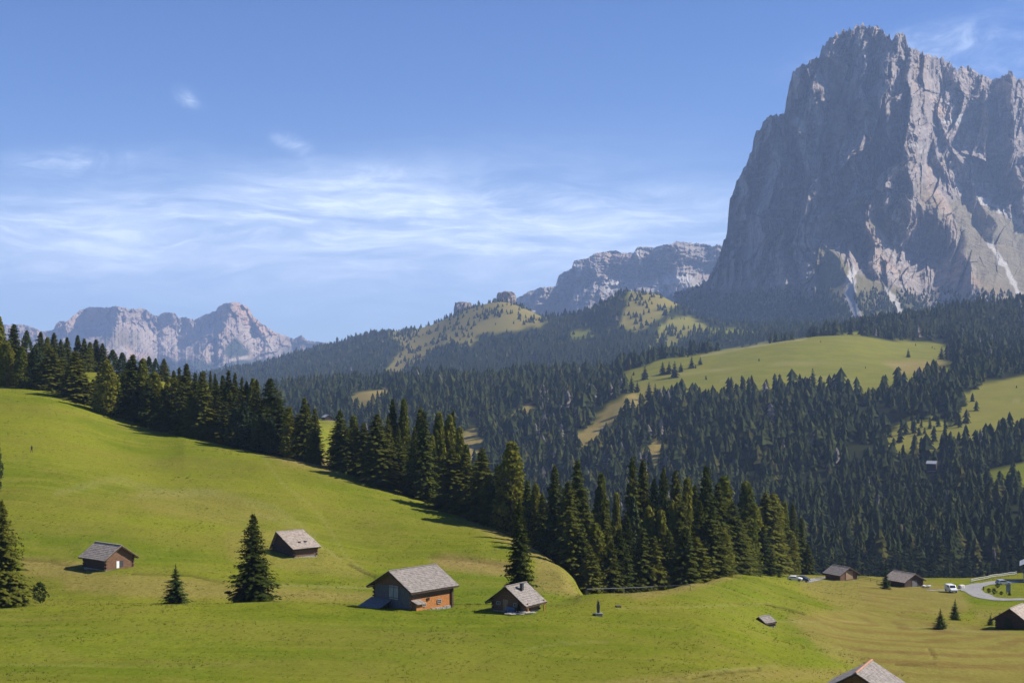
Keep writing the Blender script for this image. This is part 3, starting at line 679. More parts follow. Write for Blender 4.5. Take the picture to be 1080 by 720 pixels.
tag(outcrop(534, 320, 4820, 20, 11, .6, 8), 'rounded rock knob on the summit of the alpine hill', 'rock outcrop', kind='structure')
# ---------------------------------------------------------------- tree materials
def leaf_mat(name, c0, c1, trans=.18, scale=.35, tip=None):
    m, t, b = new_mat(name)
    oi = t.new('ShaderNodeObjectInfo').outputs['Random']
    pos = t.pos()
    n = t.noise(pos, scale, 4, .7)
    f = t.ramp(t.math('ADD', t.math('MULTIPLY', n, .75), t.math('MULTIPLY', oi, .25)), .30, .72)
    c = t.mix(f, c0, c1)
    if tip: c = t.mix(t.ramp(t.noise(pos, scale * 3, 3, .6), .55, .75), c, tip)
    t.put(b.inputs['Base Color'], c)
    b.inputs['Roughness'].default_value = .9; b.inputs['Specular IOR Level'].default_value = .03
    tr = t.new('ShaderNodeBsdfTranslucent'); t.put(tr.inputs[0], c)
    mx = t.new('ShaderNodeMixShader'); mx.inputs[0].default_value = trans
    out = t.n['Material Output']
    t.l.new(b.outputs[0], mx.inputs[1]); t.l.new(tr.outputs[0], mx.inputs[2]); t.l.new(mx.outputs[0], out.inputs[0])
    return m
M_SPR = leaf_mat('spruce_needles', (.028, .040, .008), (.082, .094, .015), .28, .5, (.13, .128, .02))
M_SPR2 = leaf_mat('warm_spruce_needles', (.044, .054, .009), (.115, .116, .016), .25, .5, (.15, .145, .024))
M_LAR = leaf_mat('larch_needles', (.090, .108, .014), (.20, .19, .026), .35, .4, (.20, .17, .03))
M_PIN = leaf_mat('stone_pine_needles', (.028, .044, .020), (.070, .088, .032), .15, .5)
M_YNG = leaf_mat('young_spruce_needles', (.024, .044, .012), (.065, .085, .018), .15, .8)
M_FOR = leaf_mat('forest_needles', (.014, .023, .010), (.044, .054, .016), .1, .06)
M_FOR2 = leaf_mat('forest_light_needles', (.030, .040, .013), (.060, .066, .018), .1, .06)
M_FOR3 = leaf_mat('forest_dark_needles', (.009, .016, .008), (.026, .034, .012), .1, .06)
M_FOR4 = leaf_mat('forest_olive_needles', (.032, .034, .011), (.072, .068, .017), .1, .06)
M_DEAD = plain('dead_spruce_wood', (.13, .11, .09), .9, .25, 1.0)
M_BARK = plain('bark', (.085, .062, .045), .95, .3, 6.0, stretch=(4, 4, 1), bump=.4)

def frames(n):
    return np.arange(n)

def crown_spruce(seed, wid=.17, levels=30, nb=9, base=.06, ragged=.25, droop=.30, pw=.8, sprays=5, sz=1.0, jit=1.6):
    """needle sprays on drooping branches; height 1, foot at z=0"""
    r = random.Random(seed); V = []; Fc = []
    lean = (r.uniform(-.015, .015), r.uniform(-.015, .015))
    for i in range(levels):
        t = (i + r.uniform(-.3, .3)) / levels
        t = min(max(t, 0), .985)
        z = base + (1 - base) * t ** .95
        R = wid * (1 - t) ** pw * (1 + .10 * math.sin(i * 1.7 + seed)) + .006
        if t < .12: R *= .80 + 1.6 * t
        n = max(4, int(round(nb * (.5 + .7 * (1 - t))))); a0 = r.uniform(0, 6.28)
        for k in range(n):
            a = a0 + 6.283 * k / n + r.uniform(-.35, .35)
            rr = R * (1 + r.uniform(-ragged, ragged * .8)); zb = z + r.uniform(-1.0, 1.0) * (1 - base) / levels * jit
            if r.random() < .06: rr *= .55
            dx, dy = math.cos(a), math.sin(a)
            dr = droop * (1.15 - .7 * t) * r.uniform(.7, 1.3)
            for s in range(sprays):
                u = (s + .6) / sprays * r.uniform(.92, 1.05)
                L = (rr / sprays) * 2.1 * sz * (1.15 - .35 * u) + .006
                W = (rr * .42 + .008) * (1.05 - .75 * u) * r.uniform(.8, 1.2) * sz
                cx, cy = dx * rr * u, dy * rr * u
                cz = zb - dr * rr * u ** 1.2 + .14 * rr * u ** 3
                tl = r.uniform(-.35, .35)
                bx, by, bz = cx - dx * L * .45, cy - dy * L * .45, cz + L * .12
                ex, ey, ez = cx + dx * L * .55, cy + dy * L * .55, cz - L * (.30 + dr * .5)
                px_, py_ = -dy * W, dx * W
                o = len(V); m = r.uniform(-.1, .2) * L
                V += [(bx, by, bz), (cx + px_, cy + py_, cz - W * (.45 + tl)), (ex, ey, ez), (cx - px_, cy - py_, cz - W * (.45 - tl))]
                Fc.append((o, o + 1, o + 2, o + 3))
    # leader
    for k in range(5):
        a = k * 1.256; o = len(V); h = .93
        V += [(0, 0, 1.0), (.012 * math.cos(a), .012 * math.sin(a), h), (.003, 0, h - .02), (.012 * math.cos(a + 1.2), .012 * math.sin(a + 1.2), h)]
        Fc.append((o, o + 1, o + 2, o + 3))
    V = np.array(V); V[:, 0] += lean[0] * V[:, 2]; V[:, 1] += lean[1] * V[:, 2]
    return V, np.array(Fc)

def crown_clumps(seed, wid=.2, n=420, base=.10, shape='egg', leaf=.026, per=7, top=.5):
    """clumps of small leaf faces through an uneven crown volume (larch, stone pine, bush)"""
    r = random.Random(seed); V = []; Fc = []
    lob = [(r.uniform(0, 6.28), r.uniform(.15, .9), r.uniform(.12, .3)) for _ in range(9)]
    for i in range(n):
        t = r.random() ** .9; a = r.uniform(0, 6.283)
        if shape == 'egg': prof = math.sin(math.pi * min(1, (t * .93 + .07)) ** .75) ** .7 * (1 - .35 * t)
        elif shape == 'cone': prof = (1 - t) ** .60 * min(1, .6 + t * 4)
        else: prof = math.sqrt(max(0, 1 - (2 * t - 1) ** 2))
        k = 1
        for la, lz, ls in lob:
            d = math.cos(a - la) * .5 + .5
            k += ls * (d ** 4) * math.exp(-((t - lz) / .16) ** 2) - ls * .22
        rr = wid * prof * k * math.sqrt(r.uniform(.22, 1.0)) * r.uniform(.9, 1.08)
        c = (rr * math.cos(a), rr * math.sin(a), base + (1 - base) * t)
        s = leaf * r.uniform(.7, 1.3)
        for q in range(per):
            o = len(V)
            d = Vector((r.gauss(0, 1), r.gauss(0, 1), r.gauss(0, .8))).normalized()
            e = d.orthogonal().normalized(); g = d.cross(e)
            p = Vector(c) + d * s * r.uniform(.1, .9)
            tip = p + (e * math.cos(q) + g * math.sin(q)) * s + Vector((0, 0, -.2 * s))
            sd = (g * math.cos(q) - e * math.sin(q)) * s * .42
            mid = (p + tip) / 2
            V += [p[:], (mid + sd)[:], tip[:], (mid - sd)[:]]
            Fc.append((o, o + 1, o + 2, o + 3))
    return np.array(V), np.array(Fc)

def bushy(seed, wid, levels, nb, base, ragged, droop, pw, nclump=420, leaf=.020, **kw):
    """drooping boughs with denser twig clumps between them, so the tiers melt together"""
    v1, f1 = crown_spruce(seed, wid, levels, nb, base, ragged, droop, pw, **kw)
    v2, f2 = crown_clumps(seed + 500, wid * .98, nclump, base + .01, 'cone', leaf, 6)
    return np.concatenate([v1, v2]), np.concatenate([f1, f2 + len(v1)])

def trunk_mesh(name, top=.9, r=.012, seed=0, n=8, twigs=0):
    mb = MB(); q = random.Random(seed)
    hs = [-.03, .02, .25, .5, .75, top]; rs = [r * 1.5, r * 1.05, r * .85, r * .6, r * .35, r * .08]
    for i in range(5): mb.tube((0, 0, hs[i]), (0, 0, hs[i + 1]), rs[i], rs[i + 1], n, cap=False)
    for k in range(twigs):
        a = q.uniform(0, 6.28); z = q.uniform(.04, .3); L = q.uniform(.05, .12)
        mb.tube((0, 0, z), (math.cos(a) * L, math.sin(a) * L, z - .02), r * .18, r * .05, 4, cap=False)
    me = bpy.data.meshes.new(name); me.from_pydata(mb.v, [], mb.f); me.materials.append(M_BARK)
    return me

def leaf_mesh(name, VF, mat):
    return np_mesh(name, VF[0], VF[1], mat)

SP = {}   # kind -> list of (crown mesh, trunk mesh)
SP['S'] = [(leaf_mesh('spruce_crown', bushy(s, wd * 1.25, lv + 4, nb + 6, bs, rg, dr, pw, 520, .017, sprays=6, sz=.62, jit=2.0), mt), trunk_mesh('spruce_trunk', .92, .011, s, twigs=10))
           for s, wd, lv, nb, bs, rg, dr, pw, mt in ((1, .165, 34, 13, .02, .42, .36, .62, M_SPR), (2, .185, 32, 13, .02, .45, .40, .52, M_SPR2), (3, .150, 36, 13, .02, .46, .34, .56, M_SPR2),
                                                     (4, .175, 32, 13, .02, .40, .45, .58, M_SPR2), (5, .190, 34, 13, .02, .38, .30, .74, M_SPR))]
SP['F'] = [(leaf_mesh('spruce_crown', bushy(s, wd, 46, 18, .02, .46, .34, pw, 520, .013, sprays=8, sz=.55, jit=2.2), mt), trunk_mesh('spruce_trunk', .94, .013, s, twigs=16))
           for s, wd, pw, mt in ((11, .235, .82, M_SPR), (12, .265, .85, M_SPR), (13, .30, .90, M_SPR2))]
SP['L'] = [(leaf_mesh('larch_crown', crown_clumps(s, wd, 760, .04, 'cone', .027, 7), M_LAR), trunk_mesh('larch_trunk', .93, .012, s, twigs=8))
           for s, wd in ((21, .19), (22, .22), (23, .17))]
SP['P'] = [(leaf_mesh('pine_crown', crown_clumps(s, wd, 520, .05, 'egg', .028, 8), M_PIN), trunk_mesh('pine_trunk', .85, .016, s, twigs=8))
           for s, wd in ((31, .22), (32, .26))]
SP['Y'] = [(leaf_mesh('spruce_crown', crown_spruce(s, wd, 26, 13, .01, .34, .12, .95, 5, .75), M_YNG), trunk_mesh('spruce_trunk', .9, .016, s))
           for s, wd in ((41, .30), (42, .26), (43, .24))]
SP['B'] = [(leaf_mesh('bush_crown', crown_clumps(s, .55, 200, .05, 'ball', .07, 7), M_YNG), trunk_mesh('bush_stem', .6, .02, s)) for s in (51,)]
WID = {'S': .225, 'F': .275, 'L': .20, 'P': .235, 'Y': .27, 'B': .55}
NAMES = {'S': ('spruce_tree', 'spruce'), 'F': ('spruce_tree', 'spruce'), 'L': ('larch_tree', 'larch'), 'P': ('stone_pine', 'pine tree'), 'Y': ('young_spruce', 'young spruce'), 'B': ('bush', 'bush')}
TREES = []
tr_rng = random.Random(99)
def plant(px, top, Y, w, kind, label, group=None, var=None, sink=.1):
    g = gpt(px, Y, -sink)
    H = (HY - top) / F * Y - g.z
    v = SP[kind]; i = tr_rng.randrange(len(v)) if var is None else var
    crown, trunk = v[i]
    nm, cat = NAMES[kind]
    o = empty(nm, g, tr_rng.uniform(0, 6.28))
    wm = w / F * Y                                     # width in metres
    base_w = 2 * WID[kind] * H
    sx = min(max(wm / base_w, .55), 1.7)
    o.scale = (H * sx, H * sx, H)
    tag(o, label, cat, group)
    c = link('crown', crown, o); t_ = link('trunk', trunk, o)
    TREES.append(o)
    return o, H

# single trees near the huts ------------------------------------------------
plant(2, 528, 206, 62, 'F', 'big dark spruce cut by the left edge, standing on the near meadow rim', None, 2)
plant(267, 542, 212, 60, 'F', 'broad dark spruce standing alone between the two left hay huts', None, 1)
plant(185, 594, 214, 30, 'Y', 'small dense young spruce alone on the meadow right of the far left hut', None, 0)
plant(548, 527, 214, 44, 'F', 'tall ragged spruce standing directly behind the small hut with the chimney', None, 0)
plant(-4, 450, 300, 18, 'P', 'edge of a dark round crown poking in at the left border of the slope', None, 0)
plant(934, 596, 385, 14, 'Y', 'dark upright spruce growing just left of the dark barn by the road', None, 2)
for a in ((992, 641, 278, 17, 'small spruce on the brown field, left and nearer of the pair below the van'), (1007, 631, 300, 16, 'small spruce on the brown field, right and farther of the pair below the van'),
          (1044.5, 648, 284, 10, 'little spruce left of the dark barn at the right border'), (1054.5, 645, 292, 7, 'slim little spruce closest to the dark barn at the right border'),
          (1064.5, 622, 375, 9, 'small dark spruce on the lower edge of the road bend'), (822, 602, 400, 6, 'tiny dark bush-like spruce on the crest above the two parked cars'),
          (694, 617, 258, 9, 'tiny bright spruce left of the other behind the meadow rail fence'), (706, 609, 264, 12, 'tiny bright spruce right of the other behind the meadow rail fence')):
    plant(a[0], a[1], a[2], a[3], 'Y', a[4], None, None, .05)
# bare scrub by the big left spruce
sb = empty('bush', gpt(42, 214)); sb.scale = (2.9, 2.0, 3.2); tag(sb, 'dark scrubby bush with bare branches beside the big spruce at the left edge', 'bush')
link('crown', SP['B'][0][0], sb); link('stem', SP['B'][0][1], sb)

# the tree line -------------------------------------------------------------
# (px of stem, px row of tip, metres behind the crest, width px, kind)
LINE = {  # some spruces are entered as larch, whose yellow-green paints in sunlit sides
 'rear_left': ('in the rear row of the left plateau', 'trees of the rear row on the left plateau', [
    (28, 349, 95, 15, 'P'), (43, 350, 115, 16, 'S'), (50, 356, 110, 14, 'L'), (57, 351, 130, 16, 'S'), (64, 358, 120, 13, 'S'), (71, 356, 140, 13, 'S'), (82, 354, 150, 12, 'P'),
    (89, 357, 150, 13, 'S'), (95, 361, 155, 12, 'L'), (101, 358, 160, 14, 'S'), (108, 362, 160, 13, 'S'), (119, 369, 130, 16, 'P'), (129, 372, 120, 17, 'P'), (136, 379, 110, 14, 'S'),
    (157, 376, 150, 12, 'P'), (164, 378, 160, 9, 'P'), (173, 378, 165, 14, 'S'), (212, 392, 140, 8, 'S'), (222, 391, 120, 8, 'S'), (227, 394, 125, 8, 'S')]),
 'left_end': ('at the left end of the tree line', 'trees of the hill line, left end', [
    (-12, 336, 18, 34, 'S'), (-2, 334, 8, 26, 'L'), (7, 360, 4, 18, 'L'), (15, 342, 16, 22, 'S'), (23, 366, 3, 22, 'L'), (32, 372, 14, 18, 'S'), (38, 364, 12, 20, 'P'), (44, 384, 4, 20, 'S'), (54, 366, 8, 22, 'S'), (62, 380, 12, 16, 'S')]),
 'left_clump': ('in the clump above the first long shadow', 'trees of the clump with the long shadow', [
    (79, 371, -4, 32, 'S'), (70, 392, 2, 20, 'S'), (90, 396, -3, 24, 'S'), (98, 400, 2, 18, 'S'), (113, 380, -9, 34, 'L'), (104, 392, 8, 20, 'S'), (122, 398, 2, 16, 'S')]),
 'centre_left': ('in the dense row right of the broad larch', 'trees of the dense middle row', [
    (140, 374, 0, 24, 'S'), (151, 379, 3, 22, 'L'), (133, 392, 8, 18, 'L'), (163, 393, 2, 22, 'L'), (157, 398, -3, 18, 'S'), (171, 410, -6, 18, 'S'), (176, 400, 8, 16, 'S'), (183, 391, 4, 14, 'S'), (189, 388, 8, 16, 'S'),
    (197, 384, 3, 20, 'S'), (193, 404, -4, 18, 'S'), (206, 394, 2, 18, 'S'), (215, 392, -2, 20, 'S'), (202, 412, -5, 16, 'S')]),
 'shade_row': ('in the shaded row behind the rounded pines', 'trees behind the rounded pines', [
    (228, 400, 10, 16, 'S'), (235, 396, 14, 18, 'S'), (241, 391, 12, 18, 'S'), (248, 394, 14, 16, 'S'), (255, 399, 12, 16, 'S'), (260, 402, 14, 15, 'S'), (267, 400, 16, 15, 'L'), (271, 401, 12, 16, 'S'),
    (285, 399, 8, 42, 'F'), (294, 420, 2, 26, 'S'), (305, 430, -2, 22, 'L'), (279, 420, 4, 24, 'S'), (231, 420, 4, 18, 'S'), (239, 424, 2, 20, 'S')]),
 'pines': ('at the foot of the shaded row', 'rounded pines at the foot of the tree line', [
    (248, 430, -2, 22, 'P'), (258, 424, -4, 22, 'P'), (271, 438, -5, 17, 'P'), (277, 436, -1, 15, 'P'), (285, 440, -6, 18, 'P')]),
 'pair': ('just left of the far barn gap', 'trees left of the far barn gap', [
    (321, 420, 3, 25, 'S'), (332, 431, -2, 20, 'S'), (314, 436, 10, 18, 'S'), (325, 426, 8, 14, 'S')]),
 'centre': ('in the clump right of the far barn gap', 'trees of the forward clump', [
    (359, 433, 2, 26, 'S'), (373, 439, 1, 24, 'L'), (366, 452, -2, 20, 'S'), (384, 446, 2, 20, 'S'), (398, 437, -3, 34, 'S'), (414, 421, 22, 20, 'S'), (426, 422, 24, 22, 'L'), (409, 440, 16, 18, 'S'), (420, 450, 14, 18, 'S'),
    (443, 430, 14, 22, 'S'), (447, 434, 2, 24, 'S'), (437, 452, 4, 18, 'S'), (463, 436, 20, 26, 'L'), (474, 439, 26, 22, 'L'), (478, 434, 36, 11, 'S'), (485, 452, 24, 22, 'L'), (456, 460, 16, 18, 'L'), (492, 470, 20, 16, 'L')]),
 'slope': ('on the meadow edge above the small hut', 'trees on the falling meadow edge', [
    (477, 473, -2, 30, 'S'), (490, 478, 1, 24, 'S'), (483, 492, -2, 20, 'S'), (509, 473, 1, 26, 'S'), (525, 490, 3, 24, 'S'), (517, 500, -1, 18, 'S'), (500, 494, 4, 18, 'S'), (540, 467, 6, 34, 'L'), (547, 494, 12, 20, 'S'), (534, 508, 5, 18, 'S'),
    (556, 506, 10, 20, 'S'), (565, 511, 12, 22, 'L'), (558, 528, 8, 18, 'P'), (572, 520, 14, 18, 'S')]),
 'gully': ('in the gully beside the dry bank', 'trees of the gully by the grassy bank', [
    (585, 492, 16, 24, 'S'), (583, 538, 6, 22, 'P'), (599, 508, 10, 26, 'S'), (609, 486, 22, 28, 'S'), (593, 524, 12, 18, 'S'), (617, 520, 18, 20, 'S'), (634, 502, 60, 18, 'L'), (603, 540, 4, 20, 'S'), (614, 556, 6, 18, 'S'),
    (628, 553, 8, 26, 'L'), (637, 540, 12, 26, 'S'), (653, 558, 4, 28, 'S'), (645, 572, 2, 20, 'S'), (622, 574, 0, 20, 'S'), (650, 522, 40, 18, 'L')]),
 'deep_grove': ('in the grove behind the rail fence', 'trees of the grove behind the rail fence', [
    (667, 485, 40, 26, 'S'), (678, 486, 42, 24, 'S'), (668, 526, 20, 22, 'P'), (661, 545, 14, 22, 'S'), (690, 506, 36, 22, 'S'), (700, 496, 34, 24, 'S'), (712, 497, 36, 22, 'S'), (684, 536, 18, 24, 'L'), (676, 556, 6, 24, 'S'),
    (697, 540, 14, 24, 'L'), (710, 531, 20, 18, 'L'), (690, 566, 4, 22, 'S'), (705, 560, 6, 24, 'S'), (725, 507, 34, 22, 'L'), (733, 512, 36, 22, 'S'), (720, 528, 16, 24, 'S'), (716, 548, 10, 20, 'S')]),
 'knoll': ('on the knoll ending the near grove', 'trees on the knoll of the near grove', [
    (723, 556, -22, 28, 'S'), (735, 566, -26, 24, 'S'), (745, 492, 6, 30, 'S'), (738, 530, -8, 26, 'S'), (748, 548, -22, 32, 'S'), (757, 510, -4, 24, 'S'), (764, 504, 4, 30, 'L'), (772, 530, -18, 28, 'S'), (762, 556, -26, 20, 'L'),
    (787, 509, -10, 28, 'L'), (780, 548, -24, 20, 'S'), (792, 574, -34, 18, 'S'), (798, 536, -16, 22, 'L'), (808, 519, -8, 26, 'S'), (816, 522, -12, 24, 'L'), (805, 556, -28, 20, 'S'), (827, 530, 6, 18, 'L'), (836, 531, 12, 14, 'S'),
    (822, 556, -6, 18, 'S'), (834, 560, 2, 18, 'L'), (845, 546, 16, 14, 'S'), (852, 574, 12, 13, 'S')]),
}
LOOK = {'S': ['dark spruce', 'slender dark spruce', 'broad dark spruce', 'low dark spruce'], 'L': ['yellow-green larch', 'tall yellow-green larch', 'broad yellow-green larch', 'low yellow-green larch'],
        'P': ['rounded green pine'] * 4, 'F': ['very broad dark spruce'] * 4}
ORD = ['first', 'second', 'third', 'fourth', 'fifth', 'sixth', 'seventh', 'eighth', 'ninth', 'tenth', 'eleventh', 'twelfth', 'thirteenth', 'fourteenth', 'fifteenth', 'sixteenth', 'seventeenth', 'eighteenth', 'nineteenth']
n_spr = 0
WMUL = {'gully': 1.75, 'deep_grove': 1.95, 'knoll': 1.7, 'pair': 1.25, 'pines': 1.3, 'rear_left': 1.35, 'centre': 1.4}
for key, (where, grp, lst) in LINE.items():
    lst = sorted(lst, key=lambda q: q[0]); cnt = {}
    tot = {}
    for q in lst: tot[q[4]] = tot.get(q[4], 0) + 1
    for (px, top, dY, wd, kind) in lst:
        i = cnt.get(kind, 0); cnt[kind] = i + 1
        base = {'S': 'dark spruce', 'L': 'yellow-green larch', 'P': 'rounded pine', 'F': 'very broad dark spruce'}[kind]  # 'L' also covers spruces given the larch colour to look sunlit
        lab = f'{base} {where}' if tot[kind] == 1 else f'{ORD[i]} {base} from the left {where}'
        assert len(lab.split()) <= 16, lab
        plant(px, top, crest_Y(px) + dY + 4, wd * 1.12 * WMUL.get(key, 1.5), kind, lab, grp)
        if kind in 'SF': n_spr += 1

# ---------------------------------------------------------------- forest on the far slopes
def cone_tree(layers, pts, wid, seed, base=.04, pw=.8, q=.45):
    """stacked star skirts: a jagged spruce a few pixels tall"""
    r = random.Random(seed); V = []; Fc = []
    for i in range(layers):
        t = i / layers; z0 = base + (1 - base) * t; z1 = min(1.0, z0 + (1 - base) / layers * 1.9)
        R = wid * (1 - t) ** pw; ph = r.uniform(0, 6.28); o = len(V)
        V.append((0, 0, z1 if i < layers - 1 else 1.0))
        for k in range(2 * pts):
            a = ph + math.pi * k / pts; rr = R * (1 if k % 2 == 0 else .62) * r.uniform(.66, 1.28)
            V.append((rr * math.cos(a), rr * math.sin(a), z0 - (.02 if k % 2 == 0 else -.015) + r.uniform(-.012, .012)))
        for k in range(2 * pts): Fc.append((o, o + 1 + k, o + 1 + (k + 1) % (2 * pts)))
    return np.array(V), np.array(Fc)
LOD1 = [cone_tree(9, 5, w_, s, pw=p) for s, w_, p in ((1, .25, .58), (2, .29, .62), (3, .22, .52), (4, .27, .66))]
LOD2 = [cone_tree(5, 4, w_, s, pw=p) for s, w_, p in ((1, .28, .62), (2, .32, .62), (3, .24, .55))]
LOD3 = [cone_tree(2, 3, w_, s, pw=.9) for s, w_ in ((1, .33), (2, .28))]

# horizon line of the ground in front, to leave out what no one could see
PYmin = np.minimum.accumulate(PYF, 0)
fr = np.random.default_rng(5)
def sample_band(y0, y1, spacing, pxa=-160, pxb=1240):
    area = (pxb - pxa) / F * (y1 ** 2 - y0 ** 2) / 2; n = int(area / spacing ** 2)
    Y = np.sqrt(fr.uniform(y0 ** 2, y1 ** 2, n)); p = fr.uniform(pxa, pxb, n)
    # jitter grid thinning: keep one per cell so crowns do not sit in each other
    X = (p - CX) / F * Y
    cell = np.round(X / (spacing * .8)).astype(np.int64) * 1000003 + np.round(Y / (spacing * .8)).astype(np.int64)
    _, k = np.unique(cell, return_index=True)
    return X[k], Y[k]
def lookup(A, x, y):
    px = CX + x / y * F
    j = np.clip(np.searchsorted(PX, px) - 1, 0, len(PX) - 2); i = np.clip(np.searchsorted(YR, y) - 1, 0, len(YR) - 2)
    return A[i, j]
bands = [(600, 1250, 6.2), (1250, 2300, 7.4), (2300, 3600, 12.0), (3600, 5700, 17.0)]
allx, ally, allh, lod = [], [], [], []
for bi, (a, b_, sp) in enumerate(bands):
    X, Y = sample_band(a, b_, sp)
    fm = lookup(forestm, X, Y); px = CX + X / Y * F; z = ground_z(X, Y)
    dens = fm * (.74 + .75 * fbm(X / 70, Y / 70, 3, 55))
    # a few loners on the pastures by the wood's edge
    east = in_poly(px, HY - z / Y * F, MEADOW_EAST)
    dens = np.where(east & (px < 1030), .10 + .35 * (noise2(X / 40, Y / 40, 66) > .12), dens)
    alp = np.zeros(len(X), bool)
    for p_ in ALPINE: alp |= in_poly(px, HY - z / Y * F, p_)
    dens = np.where(alp, np.where(fbm(X / 110, Y / 110, 2, 67) > .08, .75, .03), dens); fm = np.where(alp, 1, fm)
    shelf = in_poly(px, HY - z / Y * F, MEADOW_SHELF) | in_poly(px, HY - z / Y * F, [q_ for q_ in MEADOW_EAST])
    loner = shelf & (fm < .35) & (fr.random(len(X)) < .006)
    keep = fr.random(len(X)) < np.where(fm > .35, dens, np.where(east & (px < 1030), dens, 0))
    keep &= ~((px < 385) & (Y < 1250))
    H = np.clip(fr.normal(15.5, 4.6, len(X)), 5, 28) * (1 + .25 * noise2(X / 70, Y / 70, 57)) * (.85 if bi > 1 else 1)
    keep |= loner; H = np.where(loner, fr.uniform(1.5, 6, len(X)), np.where(east, H * .8, H))
    tip = HY - (z + H) / Y * F
    keep &= tip < lookup(PYmin, X, Y) + 14
    keep &= ~((abs(px - 983) < 10) & (Y > 1185) & (Y < 1262))
    X, Y, H = X[keep], Y[keep], H[keep]
    allx.append(X); ally.append(Y); allh.append(H); lod.append(np.full(len(X), bi))
fx, fy2, fh, fl = map(np.concatenate, (allx, ally, allh, lod))
# trees edging the pastures of the shelf that one sees singly
fz = ground_z(fx, fy2)
# the nearest rows of the valley wood as single trees
fpx = CX + fx / fy2 * F
ftop = HY - (fz + fh) / fy2 * F
n_single = 300 - n_spr - 30
vis = (fl == 0) & (fpx > 815) & (fpx < 1082) & (ftop < 606)
idx = np.where(vis)[0]; idx = idx[np.argsort(fy2[idx])][:n_single]
single = np.zeros(len(fx), bool); single[idx] = True
MID = []
for s, wd, mt in ((61, .22, M_FOR), (62, .25, M_FOR3), (63, .20, M_FOR), (64, .23, M_FOR2)):
    MID.append(np_mesh('spruce_tree', *crown_spruce(s, wd, 20, 7, .03, .3, .35, .75, 3, 1.15), mt))
ZONES = [(-9e9, 868, 'dark spruce in the foremost rows of the wood behind the two parked cars', 'foremost wood behind the parked cars'),
         (868, 925, 'dark spruce in the foremost rows of the wood behind the light brown barn', 'foremost wood behind the light brown barn'),
         (925, 995, 'dark spruce in the foremost rows of the wood behind the dark barn', 'foremost wood behind the dark barn'),
         (995, 1040, 'dark spruce in the foremost rows of the wood behind the white van', 'foremost wood behind the road bend'),
         (1040, 9e9, 'dark spruce in the foremost rows of the wood behind the chalet', 'foremost wood behind the chalet')]
for i in idx:
    o = link('spruce_tree', MID[int(fr.integers(0, 4))], None, (float(fx[i]), float(fy2[i]), float(fz[i]) - .2))
    s_ = float(fr.uniform(.85, 1.2)) * fh[i]
    o.scale = (s_, s_, float(fh[i])); o.rotation_euler = (0, 0, float(fr.uniform(0, 6.28)))
    for a, b_, lab, grp in ZONES:
        if a <= fpx[i] < b_: tag(o, lab, 'spruce', grp)
# lone spruces on the far pasture, each one seen by itself
LONE = [(672, 402, 414, 'lone spruce at the left tip of the far green pasture'), (680, 385, 400, 'spruce set apart on the left of the far pasture, casting its own shadow'),
        (684.5, 402, 421, 'slender spruce, left of two on the dry patch below the far pasture'), (691, 404, 421, 'slender spruce, right of two on the dry patch below the far pasture'),
        (699, 381, 394.5, 'leftmost spruce of the row of four on the far pasture'), (705.5, 381, 394.5, 'second spruce of the row of four on the far pasture'), (711.5, 380, 398, 'tallest, third spruce of the row of four on the far pasture'),
        (718, 382, 392, 'smallest, fourth spruce of the row of four on the far pasture'), (729.5, 375, 388.5, 'broad spruce, left of the pair upright on the middle of the far pasture'), (738.5, 375.5, 385, 'round spruce, right of the pair upright on the middle of the far pasture'),
        (958, 367, 377, 'little lone spruce on the right of the far pasture above the brown patch'), (993, 365, 379, 'larger lone spruce near the right end of the far pasture'), (666, 396, 412, 'spruce at the wood edge left of the far pasture'),
        (857, 388, 412, 'slender spruce standing apart before the lower edge of the far pasture'), (792, 396, 412, 'spruce apart at the lower left edge of the far pasture')]
for px, top, bas, lab in LONE:
    p = hit(px, bas, 900, 2600)
    if p is None: continue
    H = (HY - top) / F * p.y - p.z
    o = link('spruce_tree', MID[int(fr.integers(0, 3))], None, p - Vector((0, 0, .3)))
    o.scale = (H * 1.35, H * 1.35, H); o.rotation_euler = (0, 0, float(fr.uniform(0, 6.28)))
    tag(o, lab, 'spruce', 'lone spruces on the far pasture')
rest = ~single
X, Y, Z, H, Lo = fx[rest], fy2[rest], fz[rest], fh[rest], fl[rest]
# the wood at the foot of the rock tower stands on the massif itself
from mathutils.bvhtree import BVHTree
def bvh_of(o):
    me = o.data; return BVHTree.FromPolygons([v.co[:] for v in me.vertices], [p.vertices[:] for p in me.polygons])
bt = bvh_of(MTN[0]); bx = []
for k in range(5200):
    px, py = fr.uniform(700, 1090), fr.uniform(300, 348)
    if fr.random() > sstep(300, 325, py + 5 * noise2(px / 16, py / 8, 97)) : continue
    d = Vector(((px - CX) / F, 1, (HY - py) / F)); r_ = bt.ray_cast(Vector((0, 0, 0)), d)
    if r_[0] is None: continue
    sc_ = min(line_dist(np.array([px]), np.array([py]), pts)[0] - wd for pts, wd in (([(899, 288), (897, 300), (896, 315), (903, 330), (908, 345)], 4.5), ([(936, 306), (946, 320), (950, 332)], 3), ([(1044, 255), (1056, 275), (1066, 292), (1074, 310)], 3.5), ([(700, 308), (708, 318), (716, 332)], 5)))
    if sc_ < 0: continue
    bx.append((r_[0].x, r_[0].y, r_[0].z - 1, fr.uniform(10, 17)))
bx = np.array(bx)
X = np.concatenate([X, bx[:, 0]]); Y = np.concatenate([Y, bx[:, 1]]); Z = np.concatenate([Z, bx[:, 2]]); H = np.concatenate([H, bx[:, 3]]); Lo = np.concatenate([Lo, np.full(len(bx), 3)])
VV, FF, MI = [], [], []; off = 0
